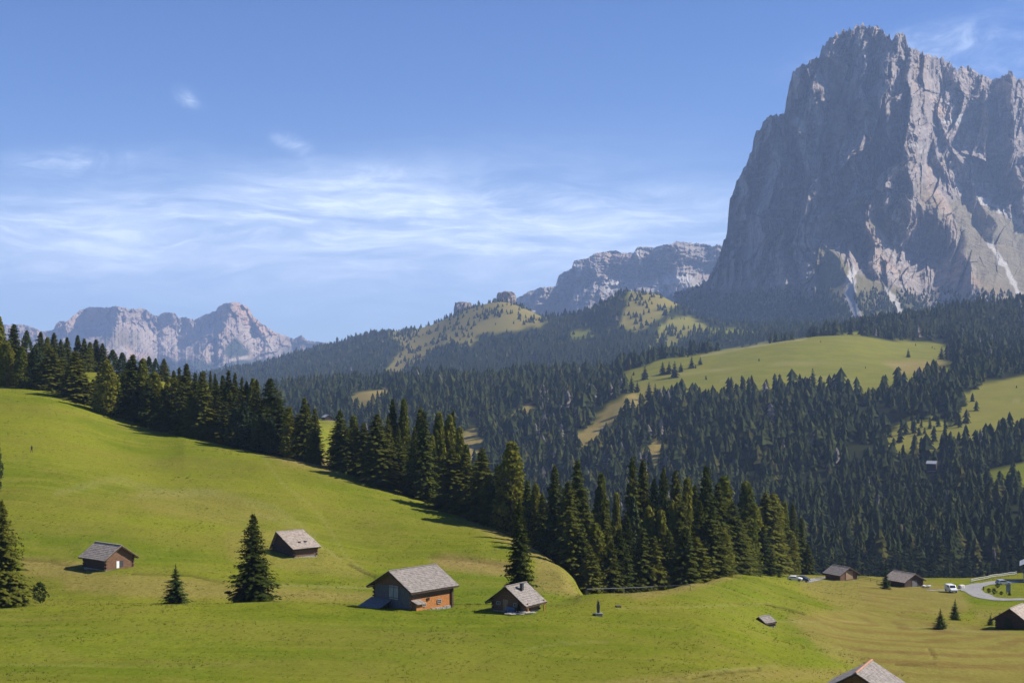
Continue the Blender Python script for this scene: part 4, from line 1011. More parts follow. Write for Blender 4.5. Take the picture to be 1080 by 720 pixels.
for lo in range(4):
    kinds = LOD1 if lo == 0 else (LOD2 if lo == 1 else (LOD2[:2] if lo == 2 else LOD3))
    sel = np.where(Lo == lo)[0]; pick = fr.integers(0, len(kinds), len(sel))
    for k, (v, f) in enumerate(kinds):
        s_ = sel[pick == k]; n = len(s_)
        if not n: continue
        a = fr.uniform(0, 6.28, n); w_ = H[s_] * fr.uniform(.75, 1.5, n)
        vx = v[None, :, 0] * np.cos(a)[:, None] - v[None, :, 1] * np.sin(a)[:, None]
        vy = v[None, :, 0] * np.sin(a)[:, None] + v[None, :, 1] * np.cos(a)[:, None]
        P3 = np.stack([X[s_][:, None] + vx * w_[:, None], Y[s_][:, None] + vy * w_[:, None], Z[s_][:, None] - .4 + v[None, :, 2] * H[s_][:, None]], -1)
        VV.append(P3.reshape(-1, 3)); FF.append((f[None] + (off + np.arange(n) * len(v))[:, None, None]).reshape(-1, 3)); off += n * len(v)
        u = fr.random(n); nn = noise2(X[s_] / 120, Y[s_] / 60, 77)
        p_ = CX + X[s_] / Y[s_] * F
        deadz = ((p_ > 560) & (p_ < 720) & (Y[s_] > 1000) & (Y[s_] < 1900)) * .07
        mi = np.where(u < .10 + .25 * (nn > .25), 1, 0); mi = np.where((u > .4) & (u < .66), 3, mi); mi = np.where((u > .66) & (u < .70 + .10 * (nn < -.2)), 4, mi); mi = np.where(u > 1 - .008 - deadz, 2, mi)
        MI.append(np.repeat(mi, len(f)))
me = np_mesh('spruce_forest', np.concatenate(VV), np.concatenate(FF), mats=[M_FOR, M_FOR2, M_DEAD, M_FOR3, M_FOR4], mat_idx=np.concatenate(MI))
print('FOREST', len(X), 'faces', len(me.polygons), 'singles', len(idx), 'spruce line', n_spr)
tag(link('spruce_forest', me), 'dense dark spruce forest covering the valley slopes below the mountains', 'forest', kind='stuff')
# ---------------------------------------------------------------- materials of built things
W_DARK = plain('dark_weathered_and_shaded_logs', (.070, .043, .028), .85, .35, 2.5, stretch=(1, 1, 4), bump=.3)  # dark old wood; on some huts also the colour of walls painted as shaded
W_BROWN = plain('brown_logs', (.17, .092, .052), .85, .3, 2.5, stretch=(1, 1, 4), bump=.3)
W_ORANGE = plain('orange_logs', (.42, .17, .050), .8, .25, 2.5, stretch=(1, 1, 5), bump=.3)  # brighter and more orange than the brown logs
W_GREY = plain('silvered_boards', (.13, .125, .125), .85, .3, 2.0, stretch=(5, 5, .6), bump=.3)
W_PALE = plain('pale_boards', (.34, .33, .31), .85, .25, 2.0, stretch=(6, 6, .5))
W_TAN = plain('tan_boards', (.30, .20, .12), .85, .25, 2.0, stretch=(5, 5, .6))
SH_GREY = plain('grey_shingles', (.235, .205, .18), .9, .28, 2.2, bump=.4)
SH_BROWN = plain('brown_grey_shingles', (.32, .265, .215), .9, .28, 2.2, bump=.4)
SH_WHITE = plain('pale_sheet_roof', (.42, .43, .44), .5, .08, 1.0)
RUST = plain('rust_ridge_sheet', (.42, .20, .11), .6, .25, 4.0)
STONE = plain('rough_stone', (.26, .25, .23), .95, .25, 4.0, bump=.5)
WHITE = plain('white_plaster', (.74, .73, .70), .9, .06, 2.0)
DARKM = plain('dark_metal', (.05, .05, .055), .5, .2, 4.0)
GREYM = plain('grey_metal', (.22, .22, .23), .5, .15, 4.0)
GLASS = plain('dark_glass', (.03, .035, .045), .08, .1, 2.0, spec=.6)
RUBBER = plain('black_rubber', (.02, .02, .02), .9, .1, 4.0)
P_WHITE = plain('white_car_paint', (.78, .79, .80), .25, .02, 2.0, spec=.5)
P_NAVY = plain('dark_blue_car_paint', (.02, .03, .07), .2, .05, 2.0, spec=.5)
P_SILV = plain('silver_car_paint', (.42, .44, .47), .3, .04, 2.0, spec=.5)
LAMP = plain('lamp_glass', (.7, .7, .65), .15, .05, 4.0, spec=.6)
RED = plain('red_lamp_glass', (.35, .02, .02), .2, .05, 4.0)

def log_wall(parent, p0, p1, h, mat, z0=0.0, name='wall', step=.27, seed=0):
    """horizontal round-edged logs between two corners, ends running past the corner"""
    mb = MB(); q = random.Random(seed)
    p0 = Vector((*p0, 0)); p1 = Vector((*p1, 0)); d = p1 - p0; L = d.length; a = math.atan2(d.y, d.x); mid = (p0 + p1) / 2
    n = max(1, int(round(h / step))); st = h / n
    mb.box((mid.x, mid.y, z0 + h / 2), (L - .1, .10, h), a)
    for i in range(n):
        ex = .30 if i % 2 == seed % 2 else .06
        mb.box((mid.x, mid.y, z0 + (i + .5) * st), (L + 2 * ex + q.uniform(-.05, .05), .20 + q.uniform(-.015, .02), st * .86), a)
    return mb.build(name, mat, parent, bevel=0)

def gable_boards(parent, W, z0, rise, xr, y, mat, seed=0, bw=.30, name='gable'):
    """upright boards filling the gable triangle"""
    mb = MB(); q = random.Random(seed); x = -W / 2
    def top(x_): return z0 + (rise * (x_ + W / 2) / (xr + W / 2) if x_ < xr else rise * (W / 2 - x_) / (W / 2 - xr))
    while x < W / 2 - 1e-3:
        x1 = min(W / 2, x + bw); o = q.uniform(0, .03)
        mb.prism([(x + .006, z0), (x1 - .006, z0), (x1 - .006, max(z0 + .02, top(x1))), (x + .006, max(z0 + .02, top(x)))], 'y', y - .06 - o, y + .05)
        x = x1
    return mb.build(name, mat, parent)

def shingle_slope(mb, a, b, y0, y1, course, width, th, q, sag=0.0):
    """a,b = (x,z) of eave and ridge; courses of separate shingles lapping each other"""
    ax, az = a; bx, bz = b; L = math.hypot(bx - ax, bz - az); n = max(2, int(round(L / course)))
    ux, uz = (bx - ax) / L, (bz - az) / L; nx, nz = -uz, ux
    if nz < 0: nx, nz = -nx, -nz
    # deck
    mb.prism([(ax, az), (bx, bz), (bx - nx * .10, bz - nz * .10), (ax - nx * .10, az - nz * .10)], 'y', y0 + .05, y1 - .05)
    for i in range(n):
        s0 = L * i / n - (.05 if i == 0 else .04); s1 = min(L, L * (i + 1) / n + .06); y = y0 + q.uniform(-.1, 0)
        while y < y1:
            w_ = width * q.uniform(.6, 1.4); y2 = min(y1, y + w_); k = q.uniform(0, .022); e = q.uniform(-.03, .03)
            lo = (ax + ux * (s0 + e) + nx * (th + k), az + uz * (s0 + e) + nz * (th + k)); lo2 = (lo[0] - nx * th, lo[1] - nz * th)
            hi = (ax + ux * s1 + nx * .012, az + uz * s1 + nz * .012); hi2 = (hi[0] - nx * .01, hi[1] - nz * .01)
            mb.prism([lo, hi, hi2, lo2], 'y', max(y, y0) + .004, y2 - .004)
            y = y2

def hut(name, label, cat, loc, rz, W, L, wh, rise, roof_mat, wall_mats, xr=0.0, og=.7, oe=.7, course=.42, shw=.34, seed=1, found=.3, gable_mat=None, group=None, board_front=None):
    """local frame: ridge along y, front gable at y=-L/2; wall_mats front, right, back, left"""
    t = empty(name, loc, rz); tag(t, label, cat, group)
    w2, l2 = W / 2, L / 2
    mb = MB(); mb.box((0, 0, -.6 + found / 2), (W + .1, L + .1, 1.2 + found)); mb.build('foundation', STONE, t)
    z0 = found; cs = ((-w2, -l2), (w2, -l2), (w2, l2), (-w2, l2))
    for i, m in enumerate(wall_mats):
        p0, p1 = cs[i], cs[(i + 1) % 4]
        if i == 0 and board_front:
            mb = MB(); q = random.Random(seed); x = -w2
            while x < w2 - .01:
                x1 = min(w2, x + .28); mb.box(((x + x1) / 2, -l2 - q.uniform(0, .02), z0 + wh / 2), (x1 - x - .014, .12, wh)); x = x1
            mb.build('wall', m, t); continue
        if isinstance(m, tuple):      # lower, upper, height of the change
            log_wall(t, p0, p1, m[2], m[0], z0, 'wall', seed=i); log_wall(t, p0, p1, wh - m[2], m[1], z0 + m[2], 'upper_wall', seed=i)
        else: log_wall(t, p0, p1, wh, m, z0, 'wall', seed=i)
    zt = z0 + wh
    for y in (-l2, l2): gable_boards(t, W, zt, rise - .05, xr, y, gable_mat or W_DARK, seed)
    q = random.Random(seed); mb = MB()
    zr = zt + rise + .05
    sR = rise / (w2 - xr); sL = rise / (w2 + xr)
    eR = (w2 + oe, zr - sR * (w2 - xr + oe)); eL = (-w2 - oe, zr - sL * (w2 + xr + oe))
    mb2 = MB()
    shingle_slope(mb, eR, (xr, zr), -l2 - og, l2 + og, course, shw, .05, q)
    shingle_slope(mb, eL, (xr, zr), -l2 - og, l2 + og, course, shw, .05, q)
    rf = mb.build('roof', roof_mat, t)
    for x_, z_ in (eR, eL, (xr, zr), ((w2), zr - sR * (w2 - xr)), (-w2, zr - sL * (w2 + xr))):
        mb2 = MB(); mb2.box((x_ * .985, 0, z_ - .20), (.13, L + 2 * og - .2, .15)); mb2.build('purlin', W_DARK, t)
    for e, s_ in ((eR, 1), (eL, -1)):            # barge boards on both gables
        for y in (-l2 - og - .02, l2 + og + .02):
            mb3 = MB(); mb3.prism([(e[0], e[1] - .02), (xr, zr - .02), (xr, zr - .22), (e[0], e[1] - .20)], 'y', y - .03, y + .03)
            mb3.build('barge_board', W_DARK, t)
    mb = MB(); mb.box((xr, 0, zr + .07), (.30, L + 2 * og, .05)); mb.build('ridge_board', roof_mat if name != 'rusty' else RUST, t)
    t['_g'] = (eR[0], eR[1], eL[0], eL[1], zr)
    del t['_g']
    return t, zt, zr, eR, eL, rf

def corner_loc(px, py, Y0, rz, cx, cy, y0=110):
    """where the base centre goes if local corner (cx, cy) is the ground point seen at px, py"""
    p = hit(px, py, y0) or gpt(px, Y0)
    c, s = math.cos(rz), math.sin(rz)
    x = p.x - (cx * c - cy * s); y = p.y - (cx * s + cy * c)
    return Vector((x, y, float(ground_z(x, y)))), p

def window(t, x, y, z, w_, h_, face, frame_mat=W_PALE):
    """small framed window on wall face 'x+' 'y-' """
    mb = MB(); mp = MB(); b = .07
    def bx(m, u, v, du, dv, dep, off):
        if face == 'x+': m.box((x + off, y + u, z + v), (dep, du, dv))
        else: m.box((x + u, y - off, z + v), (du, dep, dv))
    for u, v, du, dv in ((0, h_ / 2, w_ + 2 * b, b), (0, -h_ / 2, w_ + 2 * b, b), (-w_ / 2 - b / 2, 0, b, h_), (w_ / 2 + b / 2, 0, b, h_), (0, 0, .035, h_), (0, 0, w_, .035)):
        bx(mb, u, v, du, dv, .09, .07)
    bx(mp, 0, 0, w_, h_, .03, .04)
    o = mb.build('window', frame_mat, t); mp.build('pane', GLASS, o); return o

# ---------------------------------------------------------------- 1 the large hay hut in the middle
th = math.radians(43); W_, L_ = 7.8, 7.8
loc, p = corner_loc(434, 643, 200, -th, W_ / 2, -L_ / 2)
k = p.y / 200; print('main hut', p, k); W_ *= k; L_ *= k
t, zt, zr, eR, eL, rf = hut('hay_hut', 'largest hay hut with grey shingle roof, orange log side and plank ramp', 'hut', loc, -th, W_, L_, 3.25 * k, 2.15 * k, SH_GREY,
                            (W_GREY, (W_ORANGE, W_BROWN, 1.75 * k), W_DARK, W_DARK), og=.85, oe=.8, seed=3, found=.35, gable_mat=W_BROWN, board_front=True)
l2, w2 = L_ / 2, W_ / 2
mb = MB()
for i in range(8): mb.box((-.55 + i * .26, -l2 - .14, 2.75), (.245, .07, 1.95))
dr = mb.build('hay_door', W_PALE, t)
mb = MB()
for x in (-.66, .38, 1.40): mb.box((x, -l2 - .19, 2.75), (.07, .05, 2.05))
mb.box((.37, -l2 - .19, 3.5), (2.1, .05, .09)); mb.box((.37, -l2 - .19, 2.0), (2.1, .05, .09)); mb.build('door_batten', W_GREY, dr)
mb = MB()                                                     # plank ramp up to the door
n = 12
for i in range(n):
    x = -w2 - .5 + i * .36
    mb.poly([(x, -l2 - .15, 1.62), (x + .34, -l2 - .15, 1.62), (x + .34, -l2 - 3.5, .30), (x, -l2 - 3.5, .30), (x, -l2 - .15, 1.52), (x + .34, -l2 - .15, 1.52), (x + .34, -l2 - 3.5, .20), (x, -l2 - 3.5, .20)],
            [(0, 1, 2, 3), (7, 6, 5, 4), (0, 4, 5, 1), (1, 5, 6, 2), (2, 6, 7, 3), (3, 7, 4, 0)])
rp = mb.build('ramp', plain('blue_grey_planks', (.17, .165, .16), .8, .2, 3), t)
for x in (-w2 - .3, -w2 + 1.6, -w2 + 3.5):
    for y_, z_ in ((-l2 - .4, 1.45), (-l2 - 1.9, .85)): mb = MB(); mb.box((x, y_, z_ / 2 - .2), (.16, .16, z_ + .4)); mb.build('ramp_post', W_DARK, rp)
x = w2                                                        # small porch on the sunny side
mb = MB(); mb.box((x + .55, -l2 + .55, .85), (1.0, 1.15, 1.5)); pr = mb.build('porch', W_ORANGE, t)
mb = MB()
for i in range(6): mb.poly([(x + .05, -l2 - .2 + i * .28, 2.02), (x + .05, -l2 + .07 + i * .28, 2.02), (x + 1.45, -l2 + .07 + i * .28, 1.60), (x + 1.45, -l2 - .2 + i * .28, 1.60),
                            (x + .05, -l2 - .2 + i * .28, 1.94), (x + .05, -l2 + .07 + i * .28, 1.94), (x + 1.45, -l2 + .07 + i * .28, 1.52), (x + 1.45, -l2 - .2 + i * .28, 1.52)],
                           [(0, 1, 2, 3), (7, 6, 5, 4), (0, 4, 5, 1), (1, 5, 6, 2), (2, 6, 7, 3), (3, 7, 4, 0)])
mb.build('porch_roof', SH_GREY, pr)
mb = MB(); mb.box((x + .55, -l2 - .05, .9), (.7, .06, 1.3)); mb.build('porch_door', W_BROWN, pr)
window(t, x + .12, -l2 + 2.3, 1.15, .55, .5, 'x+'); window(t, x + .12, -l2 + 5.3, 1.25, .6, .55, 'x+'); window(t, x + .12, -l2 + 3.1, 1.85, .35, .3, 'x+', W_DARK)
mb = MB(); mb.box((x + .16, L_ / 2 + .0, 1.75), (.34, .36, 3.3)); mb.build('corner_post', W_DARK, t)
mb = MB(); q = random.Random(4)
for i in range(14): mb.box((x + .25, -l2 + 1.7 + i * .42, .18 + q.uniform(-.05, .05)), (.4, .38, .42 + q.uniform(-.08, .1)), q.uniform(-.2, .2))
mb.build('stone_plinth', STONE, t)

# ---------------------------------------------------------------- 2 small hut with chimney and veranda
th = math.radians(35); W_, L_ = 5.0, 4.0
loc, p = corner_loc(551, 647, 195, -th, W_ / 2, -L_ / 2); print('small hut', p)
t, zt, zr, eR, eL, rf = hut('alpine_hut', 'smallest log hut with short chimney, grey shingle roof and veranda post, below the ragged spruce', 'hut', loc, -th, W_, L_, 1.75, 1.75, SH_GREY,
                            (W_BROWN, W_BROWN, W_DARK, W_DARK), og=.65, oe=1.0, seed=7, found=.2, gable_mat=W_BROWN)
w2, l2 = W_ / 2, L_ / 2
mb = MB(); mb.box((1.15, -.2, zr - .25), (.42, .42, .9)); ch = mb.build('chimney', DARKM, rf)
mb = MB(); mb.box((1.15, -.2, zr + .24), (.56, .56, .07)); mb.build('chimney_cap', DARKM, ch)
for y in (-l2 + .1, l2 + .2):
    mb = MB(); mb.box((w2 + .85, y, .8), (.14, .14, 1.7)); mb.build('veranda_post', W_ORANGE, t)
mb = MB(); mb.box((-.3, -l2 - .13, 1.05), (.85, .07, 1.6)); d_ = mb.build('door', W_TAN, t)
mb = MB(); mb.box((.05, -l2 - .18, 1.05), (.06, .05, .16)); mb.build('handle', DARKM, d_)
window(t, 1.4, -l2 - .1, 1.25, .5, .45, 'y-'); window(t, -1.5, -l2 - .1, 1.25, .5, .45, 'y-')
hl = loc.copy()
def local(lx, ly, th_=th, base=hl):
    x = base.x + lx * math.cos(-th_) - ly * math.sin(-th_); y = base.y + lx * math.sin(-th_) + ly * math.cos(-th_)
    return Vector((x, y, float(ground_z(x, y))))
# bench, boards and little spruce in front of it
b_ = empty('bench', local(.9, -l2 - .9), -th); tag(b_, 'blue-grey wooden bench against the shaded front of the small chimney hut', 'bench')
BL = plain('blue_paint', (.10, .16, .30), .6, .1, 3)
mb = MB(); mb.box((0, 0, .45), (1.4, .36, .05)); mb.build('seat', BL, b_); mb = MB(); mb.box((0, .2, .72), (1.4, .04, .34)); mb.build('backrest', BL, b_)
for sx_ in (-.55, .55): mb = MB(); mb.box((sx_, 0, .21), (.07, .32, .45)); mb.build('leg', BL, b_)
bp_ = local(2.6, -l2 - .7); q = random.Random(8); mb = MB()
for i in range(26): mb.box((q.uniform(-1.6, 1.8), q.uniform(-.6, .6), .06 + q.uniform(0, .34)), (q.uniform(.9, 1.6), .16, .06), q.uniform(-.5, .5))
tag(mb.build('board_pile', plain('fresh_pale_boards', (.62, .56, .46), .8, .2, 3), None, bp_), 'low pile of pale boards and slabs at the sunny foot of the chimney hut', 'board pile')
g = local(2.2, -l2 - .5)
o = empty('young_spruce', g); o.scale = (1.5, 1.5, 2.1); tag(o, 'little spruce growing tight against the sunny corner of the chimney hut', 'young spruce')
link('crown', SP['Y'][1][0], o); link('trunk', SP['Y'][1][1], o)

# ---------------------------------------------------------------- 3 hut on the far left
rz = math.radians(50); W_, L_ = 5.3, 6.2
loc, p = corner_loc(111.5, 602, 237, rz, -W_ / 2, -L_ / 2); k = p.y / 237; print('left hut', p, k); W_ *= k; L_ *= k
loc, p = corner_loc(111.5, 602, 237, rz, -W_ / 2, -L_ / 2)
t, zt, zr, eR, eL, rf = hut('hay_hut', 'far left hay hut with reddish log gable and tiny white door', 'hut', loc, rz, W_, L_, 2.15 * k, 1.75 * k, SH_BROWN,
                            (W_BROWN, W_DARK, W_DARK, W_DARK), og=.75, oe=.75, seed=11, found=.0, gable_mat=W_BROWN)  # long wall darker than the gable: its shade is put into the log colour
mb = MB(); mb.box((-.4, -L_ / 2 - .14, .75), (.55, .07, 1.2)); mb.build('door', WHITE, t)
mb = MB(); mb.box((.30, -L_ / 2 - .13, .85), (.75, .06, 1.1)); mb.build('doorway', DARKM, t)
# ---------------------------------------------------------------- 4 asymmetric hut behind the lone spruce
th = math.radians(48); W_, L_ = 7.2, 5.0
loc, p = corner_loc(310.5, 588, 270, -th, W_ / 2, -L_ / 2); k = p.y / 270; print('hut4', p, k); W_ *= k; L_ *= k
loc, p = corner_loc(310.5, 588, 270, -th, W_ / 2, -L_ / 2)
t, zt, zr, eR, eL, rf = hut('hay_hut', 'low hay hut with lopsided two-step roof upslope of the lone spruce', 'hut', loc, -th, W_, L_, 1.75 * k, 2.5 * k, SH_BROWN,
                            (W_DARK, W_BROWN, W_DARK, W_DARK), xr=-W_ * .27, og=.6, oe=.6, seed=13, found=.0, gable_mat=W_DARK)  # gable shade painted in: darker wood there than on the sunlit side wall
mb = MB(); q = random.Random(5)                                # the lower tier laid over the main slope
sx_ = (eR[1] - zr) / (eR[0] + W_ * .27)
xa, xb = W_ * .10, eR[0] + .35
mb2_a = (xb, zr + (xb + W_ * .27) * sx_ + .20); mb2_b = (xa, zr + (xa + W_ * .27) * sx_ + .22)
shingle_slope(mb, mb2_a, mb2_b, -L_ / 2 - .9, L_ / 2 + .5, .42, .34, .05, q)
lo = mb.build('lower_roof', SH_BROWN, t)
for y in (-.7, .6):
    mb = MB(); mb.box(((xa + xb) / 2, y, (mb2_a[1] + mb2_b[1]) / 2 + .16), (.5, .4, .16)); mb.build('roof_hatch', DARKM, lo)

# ---------------------------------------------------------------- 5 hut at the bottom edge
th = math.radians(27); W_, L_ = 6.8, 6.0
c = Vector((37.9, 153.2, -32.8 - 5.35))
t, zt, zr, eR, eL, rf = hut('hay_hut', 'nearest hay hut cut by the bottom edge, grey roof with a rust-coloured ridge sheet', 'hut', c, -th, W_, L_, 3.1, 1.95, SH_GREY,
                            (W_BROWN, W_BROWN, W_DARK, W_DARK), og=.7, oe=.75, seed=17, found=.3, gable_mat=W_BROWN, course=.38, shw=.26)
mb = MB()
mb.prism([(-.10, zr + .12), (.02, zr + .16), (.16, zr + .08), (.14, zr + .04), (0, zr + .10), (-.09, zr + .07)], 'y', -L_ / 2 - .74, L_ / 2 + .74)
mb.build('ridge_sheet', RUST, t)
# ---------------------------------------------------------------- barns by the road
rz = math.radians(32)
W_, L_ = 7.2, 6.8
loc, p = corner_loc(954, 619, 400, rz, -W_ / 2, -L_ / 2, 250); print('barnA', p)
t, *_ = hut('barn', 'dark brown barn with grey roof behind the brown field, right of the upright spruce', 'barn', loc, rz, W_, L_, 2.0, 1.75, SH_BROWN, (W_DARK,) * 4, og=.8, oe=.8, seed=19, found=.15, course=.7, shw=.6)
mb = MB(); mb.box((.3, -L_ / 2 - .14, 1.1), (2.0, .08, 1.8)); mb.build('door', W_GREY, t)
pl = gpt(977, loc.y - 6); mb = MB(); q = random.Random(3)
for i in range(9): mb.box((q.uniform(-.9, .9), q.uniform(-.4, .4), q.uniform(.1, .6)), (q.uniform(.5, 1), .5, .4), q.uniform(-.6, .6))
tag(mb.build('stone_pile', WHITE, None, pl, bevel=.08), 'small whitish heap at the right foot of the dark barn', 'stone pile')
W_, L_ = 6.6, 5.6
loc, p = corner_loc(886, 612, 430, rz, -W_ / 2, -L_ / 2, 330); print('barnB', p)
t, *_ = hut('barn', 'lighter brown barn with a tan boarded gable, right of the two parked cars', 'barn', loc, rz, W_, L_, 2.0, 1.7, SH_GREY, (W_BROWN, W_DARK, W_DARK, W_BROWN), og=.8, oe=.8, seed=23, found=.15, gable_mat=W_BROWN, course=.7, shw=.6)
mb = MB(); mb.box((.2, -L_ / 2 - .2, 1.6), (2.8, .1, 2.6)); mb.build('door', W_TAN, t)
th = math.radians(38)
loc, p = corner_loc(1082, 664, 285, -th, 2.8, -3, 230); print('barnC', p)
t, *_ = hut('barn', 'dark barn cut by the right border below the road', 'barn', loc, -th, 5.6, 6, 2.3, 1.9, SH_BROWN, (W_DARK, W_BROWN, W_DARK, W_DARK), og=.8, oe=.9, seed=29, found=.15, course=.7, shw=.6)  # front wall coloured darker than the right one to carry its shade
bq = gpt(1063, loc.y - 3.0); o = empty('bush', bq); o.scale = (1.6, 1.4, 2.3); tag(o, 'dark bush growing under the eave of the barn at the right border', 'bush')
link('crown', SP['B'][0][0], o); link('stem', SP['B'][0][1], o)
# low shed on the meadow
th = math.radians(50)
p = hit(806, 657, 180); p.z -= .3; t, *_ = hut('shed', 'tiny low shed with grey roof alone on the meadow below the crest', 'shed', p, -th, 2.2, 2.2, .75, .65, SH_GREY, (W_DARK,) * 4, og=.25, oe=.3, seed=31, found=.0, course=.4, shw=.3); print('shed', p)
mb = MB(); mb.box((0, -1.18, .45), (.6, .05, .6)); mb.build('door', W_BROWN, t)
# far barn through the gap
p = hit(345, 443, 700) or gpt(345, 900); print('far barn', p)
t, *_ = hut('barn', 'far little barn with a pale roof seen through the gap in the tree line', 'barn', p, math.radians(25), 4.6, 6.4, 1.9, 1.3, SH_WHITE, (W_DARK,) * 4, og=.4, oe=.4, seed=37, found=.1, course=1.2, shw=1.2)
# roof among the forest
p = gpt(983, 1245); print('forest hut', p); t, *_ = hut('forest_hut', 'hut with a shiny pale roof almost hidden among the spruces of the far slope', 'hut', p, math.radians(60), 6, 8, 6.5, 2.0, SH_WHITE, (W_DARK,) * 4, og=.5, oe=.6, seed=41, found=.2, course=1.5, shw=1.5)

# ---------------------------------------------------------------- chalet at the right border
th = math.radians(20)
p = gpt(1096, 425)
t, zt, zr, eR, eL, rf = hut('chalet', 'dark timber chalet with a pale ground floor, cut by the right border', 'chalet', p, -th, 8.5, 9, 5.2, 2.0, SH_WHITE, ((WHITE, W_DARK, 2.4),) * 4, og=1.2, oe=1.2, seed=43, found=.4, course=.9, shw=.9)
for x in (-2.6, 0, 2.6): window(t, x, -4.6, 1.7, .9, 1.0, 'y-', WHITE); window(t, x, -4.6, 4.2, .9, 1.0, 'y-', WHITE)
mb = MB(); mb.box((0, -5.2, 3.0), (8.6, 1.2, .12)); bal = mb.build('balcony', W_BROWN, t)
mb = MB(); mb.box((0, -5.75, 3.9), (8.6, .07, .1))
for i in range(24): mb.box((-4.2 + i * .365, -5.75, 3.5), (.10, .05, .85))
mb.build('railing', W_BROWN, bal)
for x in (-4.1, 0, 4.1): mb = MB(); mb.box((x, -5.7, 1.4), (.18, .18, 3.2)); mb.build('balcony_post', W_PALE, t)

# ---------------------------------------------------------------- road
ASPH = plain('pale_asphalt', (.24, .23, .215), .9, .12, .8)
def ribbon(name, pts, width, mat, dz, kerb=0.0):
    P3 = [hit(x, y, 250) or gpt(x, 420) for x, y in pts]
    P2 = [Vector((p.x, p.y)) for p in P3]
    out = []
    for i in range(len(P2) - 1):
        a, b_ = P2[max(0, i - 1)], P2[i]; c_, d_ = P2[i + 1], P2[min(len(P2) - 1, i + 2)]
        for s in range(12):
            u = s / 12
            out.append(.5 * ((2 * b_) + (c_ - a) * u + (2 * a - 5 * b_ + 4 * c_ - d_) * u * u + (-a + 3 * b_ - 3 * c_ + d_) * u ** 3))
    out.append(P2[-1])
    V, Fs = [], []
    nseg = 8
    for i, p in enumerate(out):
        d = (out[min(i + 1, len(out) - 1)] - out[max(i - 1, 0)]).normalized(); n = Vector((-d.y, d.x))
        w_ = width if not callable(width) else width(i / len(out))
        for s in range(nseg + 1):
            q_ = p + n * (s / nseg - .5) * w_
            V.append((q_.x, q_.y, float(ground_z(q_.x, q_.y)) + dz))
    m = nseg + 1
    for i in range(len(out) - 1):
        for s in range(nseg): Fs.append((i * m + s, i * m + s + 1, (i + 1) * m + s + 1, (i + 1) * m + s))
    return link(name, np_mesh(name, np.array(V), np.array(Fs), mat))
tag(ribbon('road', [(1110, 630.5), (1090, 631.5), (1070, 632), (1050, 631.5), (1036, 628.5), (1027, 624), (1024, 620.5), (1030, 617.5), (1042, 615.6), (1058, 613.8), (1080, 612.2)], 5.6, ASPH, .10), kind='structure')
tag(ribbon('path', [(1030, 622.5), (1018, 621.5), (1006, 621.8), (994, 622.4), (980, 622.8)], 2.4, ASPH, .07), kind='structure')
tag(ribbon('gravel_strip', [(888, 608), (870, 609.5), (856, 611.2), (848, 612.8)], 4.0, ASPH, .07), kind='structure')

# ---------------------------------------------------------------- vehicles
def car(name, label, cat, loc, rz, paint, L=4.2, W=1.78, H=1.48, van=False):
    t = empty(name, loc, rz); tag(t, label, cat)
    l2 = L / 2
    if van: prof = [(-l2, .35), (-l2, .9), (-l2 + .05, H - .12), (-l2 + .25, H), (l2 * .35, H), (l2 * .62, H * .62), (l2 - .08, H * .53), (l2, .75), (l2, .35)]
    else: prof = [(-l2, .38), (-l2, .85), (-l2 + .18, 1.0), (-l2 + .65, H - .05), (-l2 + 1.1, H), (l2 * .12, H), (l2 * .52, .98), (l2 - .25, .86), (l2, .68), (l2, .35)]
    mb = MB(); mb.prism([(a, b_) for a, b_ in prof], 'y', -W / 2, W / 2)
    # prism on 'y' uses (x,z) so the car's length runs along x
    bd = mb.build('body', paint, t, bevel=.06, smooth=False)
    mb = MB()
    if van: gl = [(l2 * .40, H - .10), (l2 * .61, H * .64)]; sd = [(-l2 * .1, H * .66), (l2 * .5, H * .66), (l2 * .33, H - .16), (-l2 * .1, H - .16)]
    else: gl = [(l2 * .15, H - .06), (l2 * .50, 1.02)]; sd = [(-l2 + .5, 1.0), (l2 * .42, 1.0), (l2 * .10, H - .1), (-l2 + .85, H - .1)]
    (xa, za), (xb, zb) = gl; w1, w2_ = W * .38, W * .43
    mb.poly([(xa + .03, -w1, za + .03), (xa + .03, w1, za + .03), (xb + .03, w2_, zb + .03), (xb + .03, -w2_, zb + .03), (xa, -w1, za - .03), (xa, w1, za - .03), (xb, w2_, zb - .03), (xb, -w2_, zb - .03)],
            [(0, 1, 2, 3), (7, 6, 5, 4), (0, 4, 5, 1), (1, 5, 6, 2), (2, 6, 7, 3), (3, 7, 4, 0)])
    mb.build('windscreen', GLASS, t)
    for s in (-1, 1):
        mb = MB(); mb.prism(sd, 'y', s * (W / 2 - .02), s * (W / 2 + .008)); mb.build('side_window', GLASS, t)
        for x in (-l2 * .62, l2 * .62):
            mb = MB(); mb.tube((x, s * (W / 2 - .2), .32), (x, s * (W / 2 + .02), .32), .33, n=16); wh_ = mb.build('wheel', RUBBER, t)
            mb = MB(); mb.tube((x, s * (W / 2 + .0), .32), (x, s * (W / 2 + .035), .32), .19, n=12); mb.build('rim', GREYM, wh_)
        mb = MB(); mb.box((l2 + .0, s * W * .36, .68), (.08, .34, .16)); mb.build('headlight', LAMP, t)
        mb = MB(); mb.box((-l2 - .0, s * W * .38, .80), (.08, .24, .18)); mb.build('tail_light', RED, t)
    if not van:
        mb = MB(); mb.box((-l2 + .36, 0, 1.2), (.05, W * .78, .26), M=Matrix.Rotation(.62, 3, 'Y')); mb.build('rear_window', GLASS, t)
    mb = MB(); mb.box((l2 + .01, 0, .48), (.10, W * .8, .16)); mb.build('bumper', DARKM, t)
    return t
p = hit(1003, 624.3, 280); print('van', p)
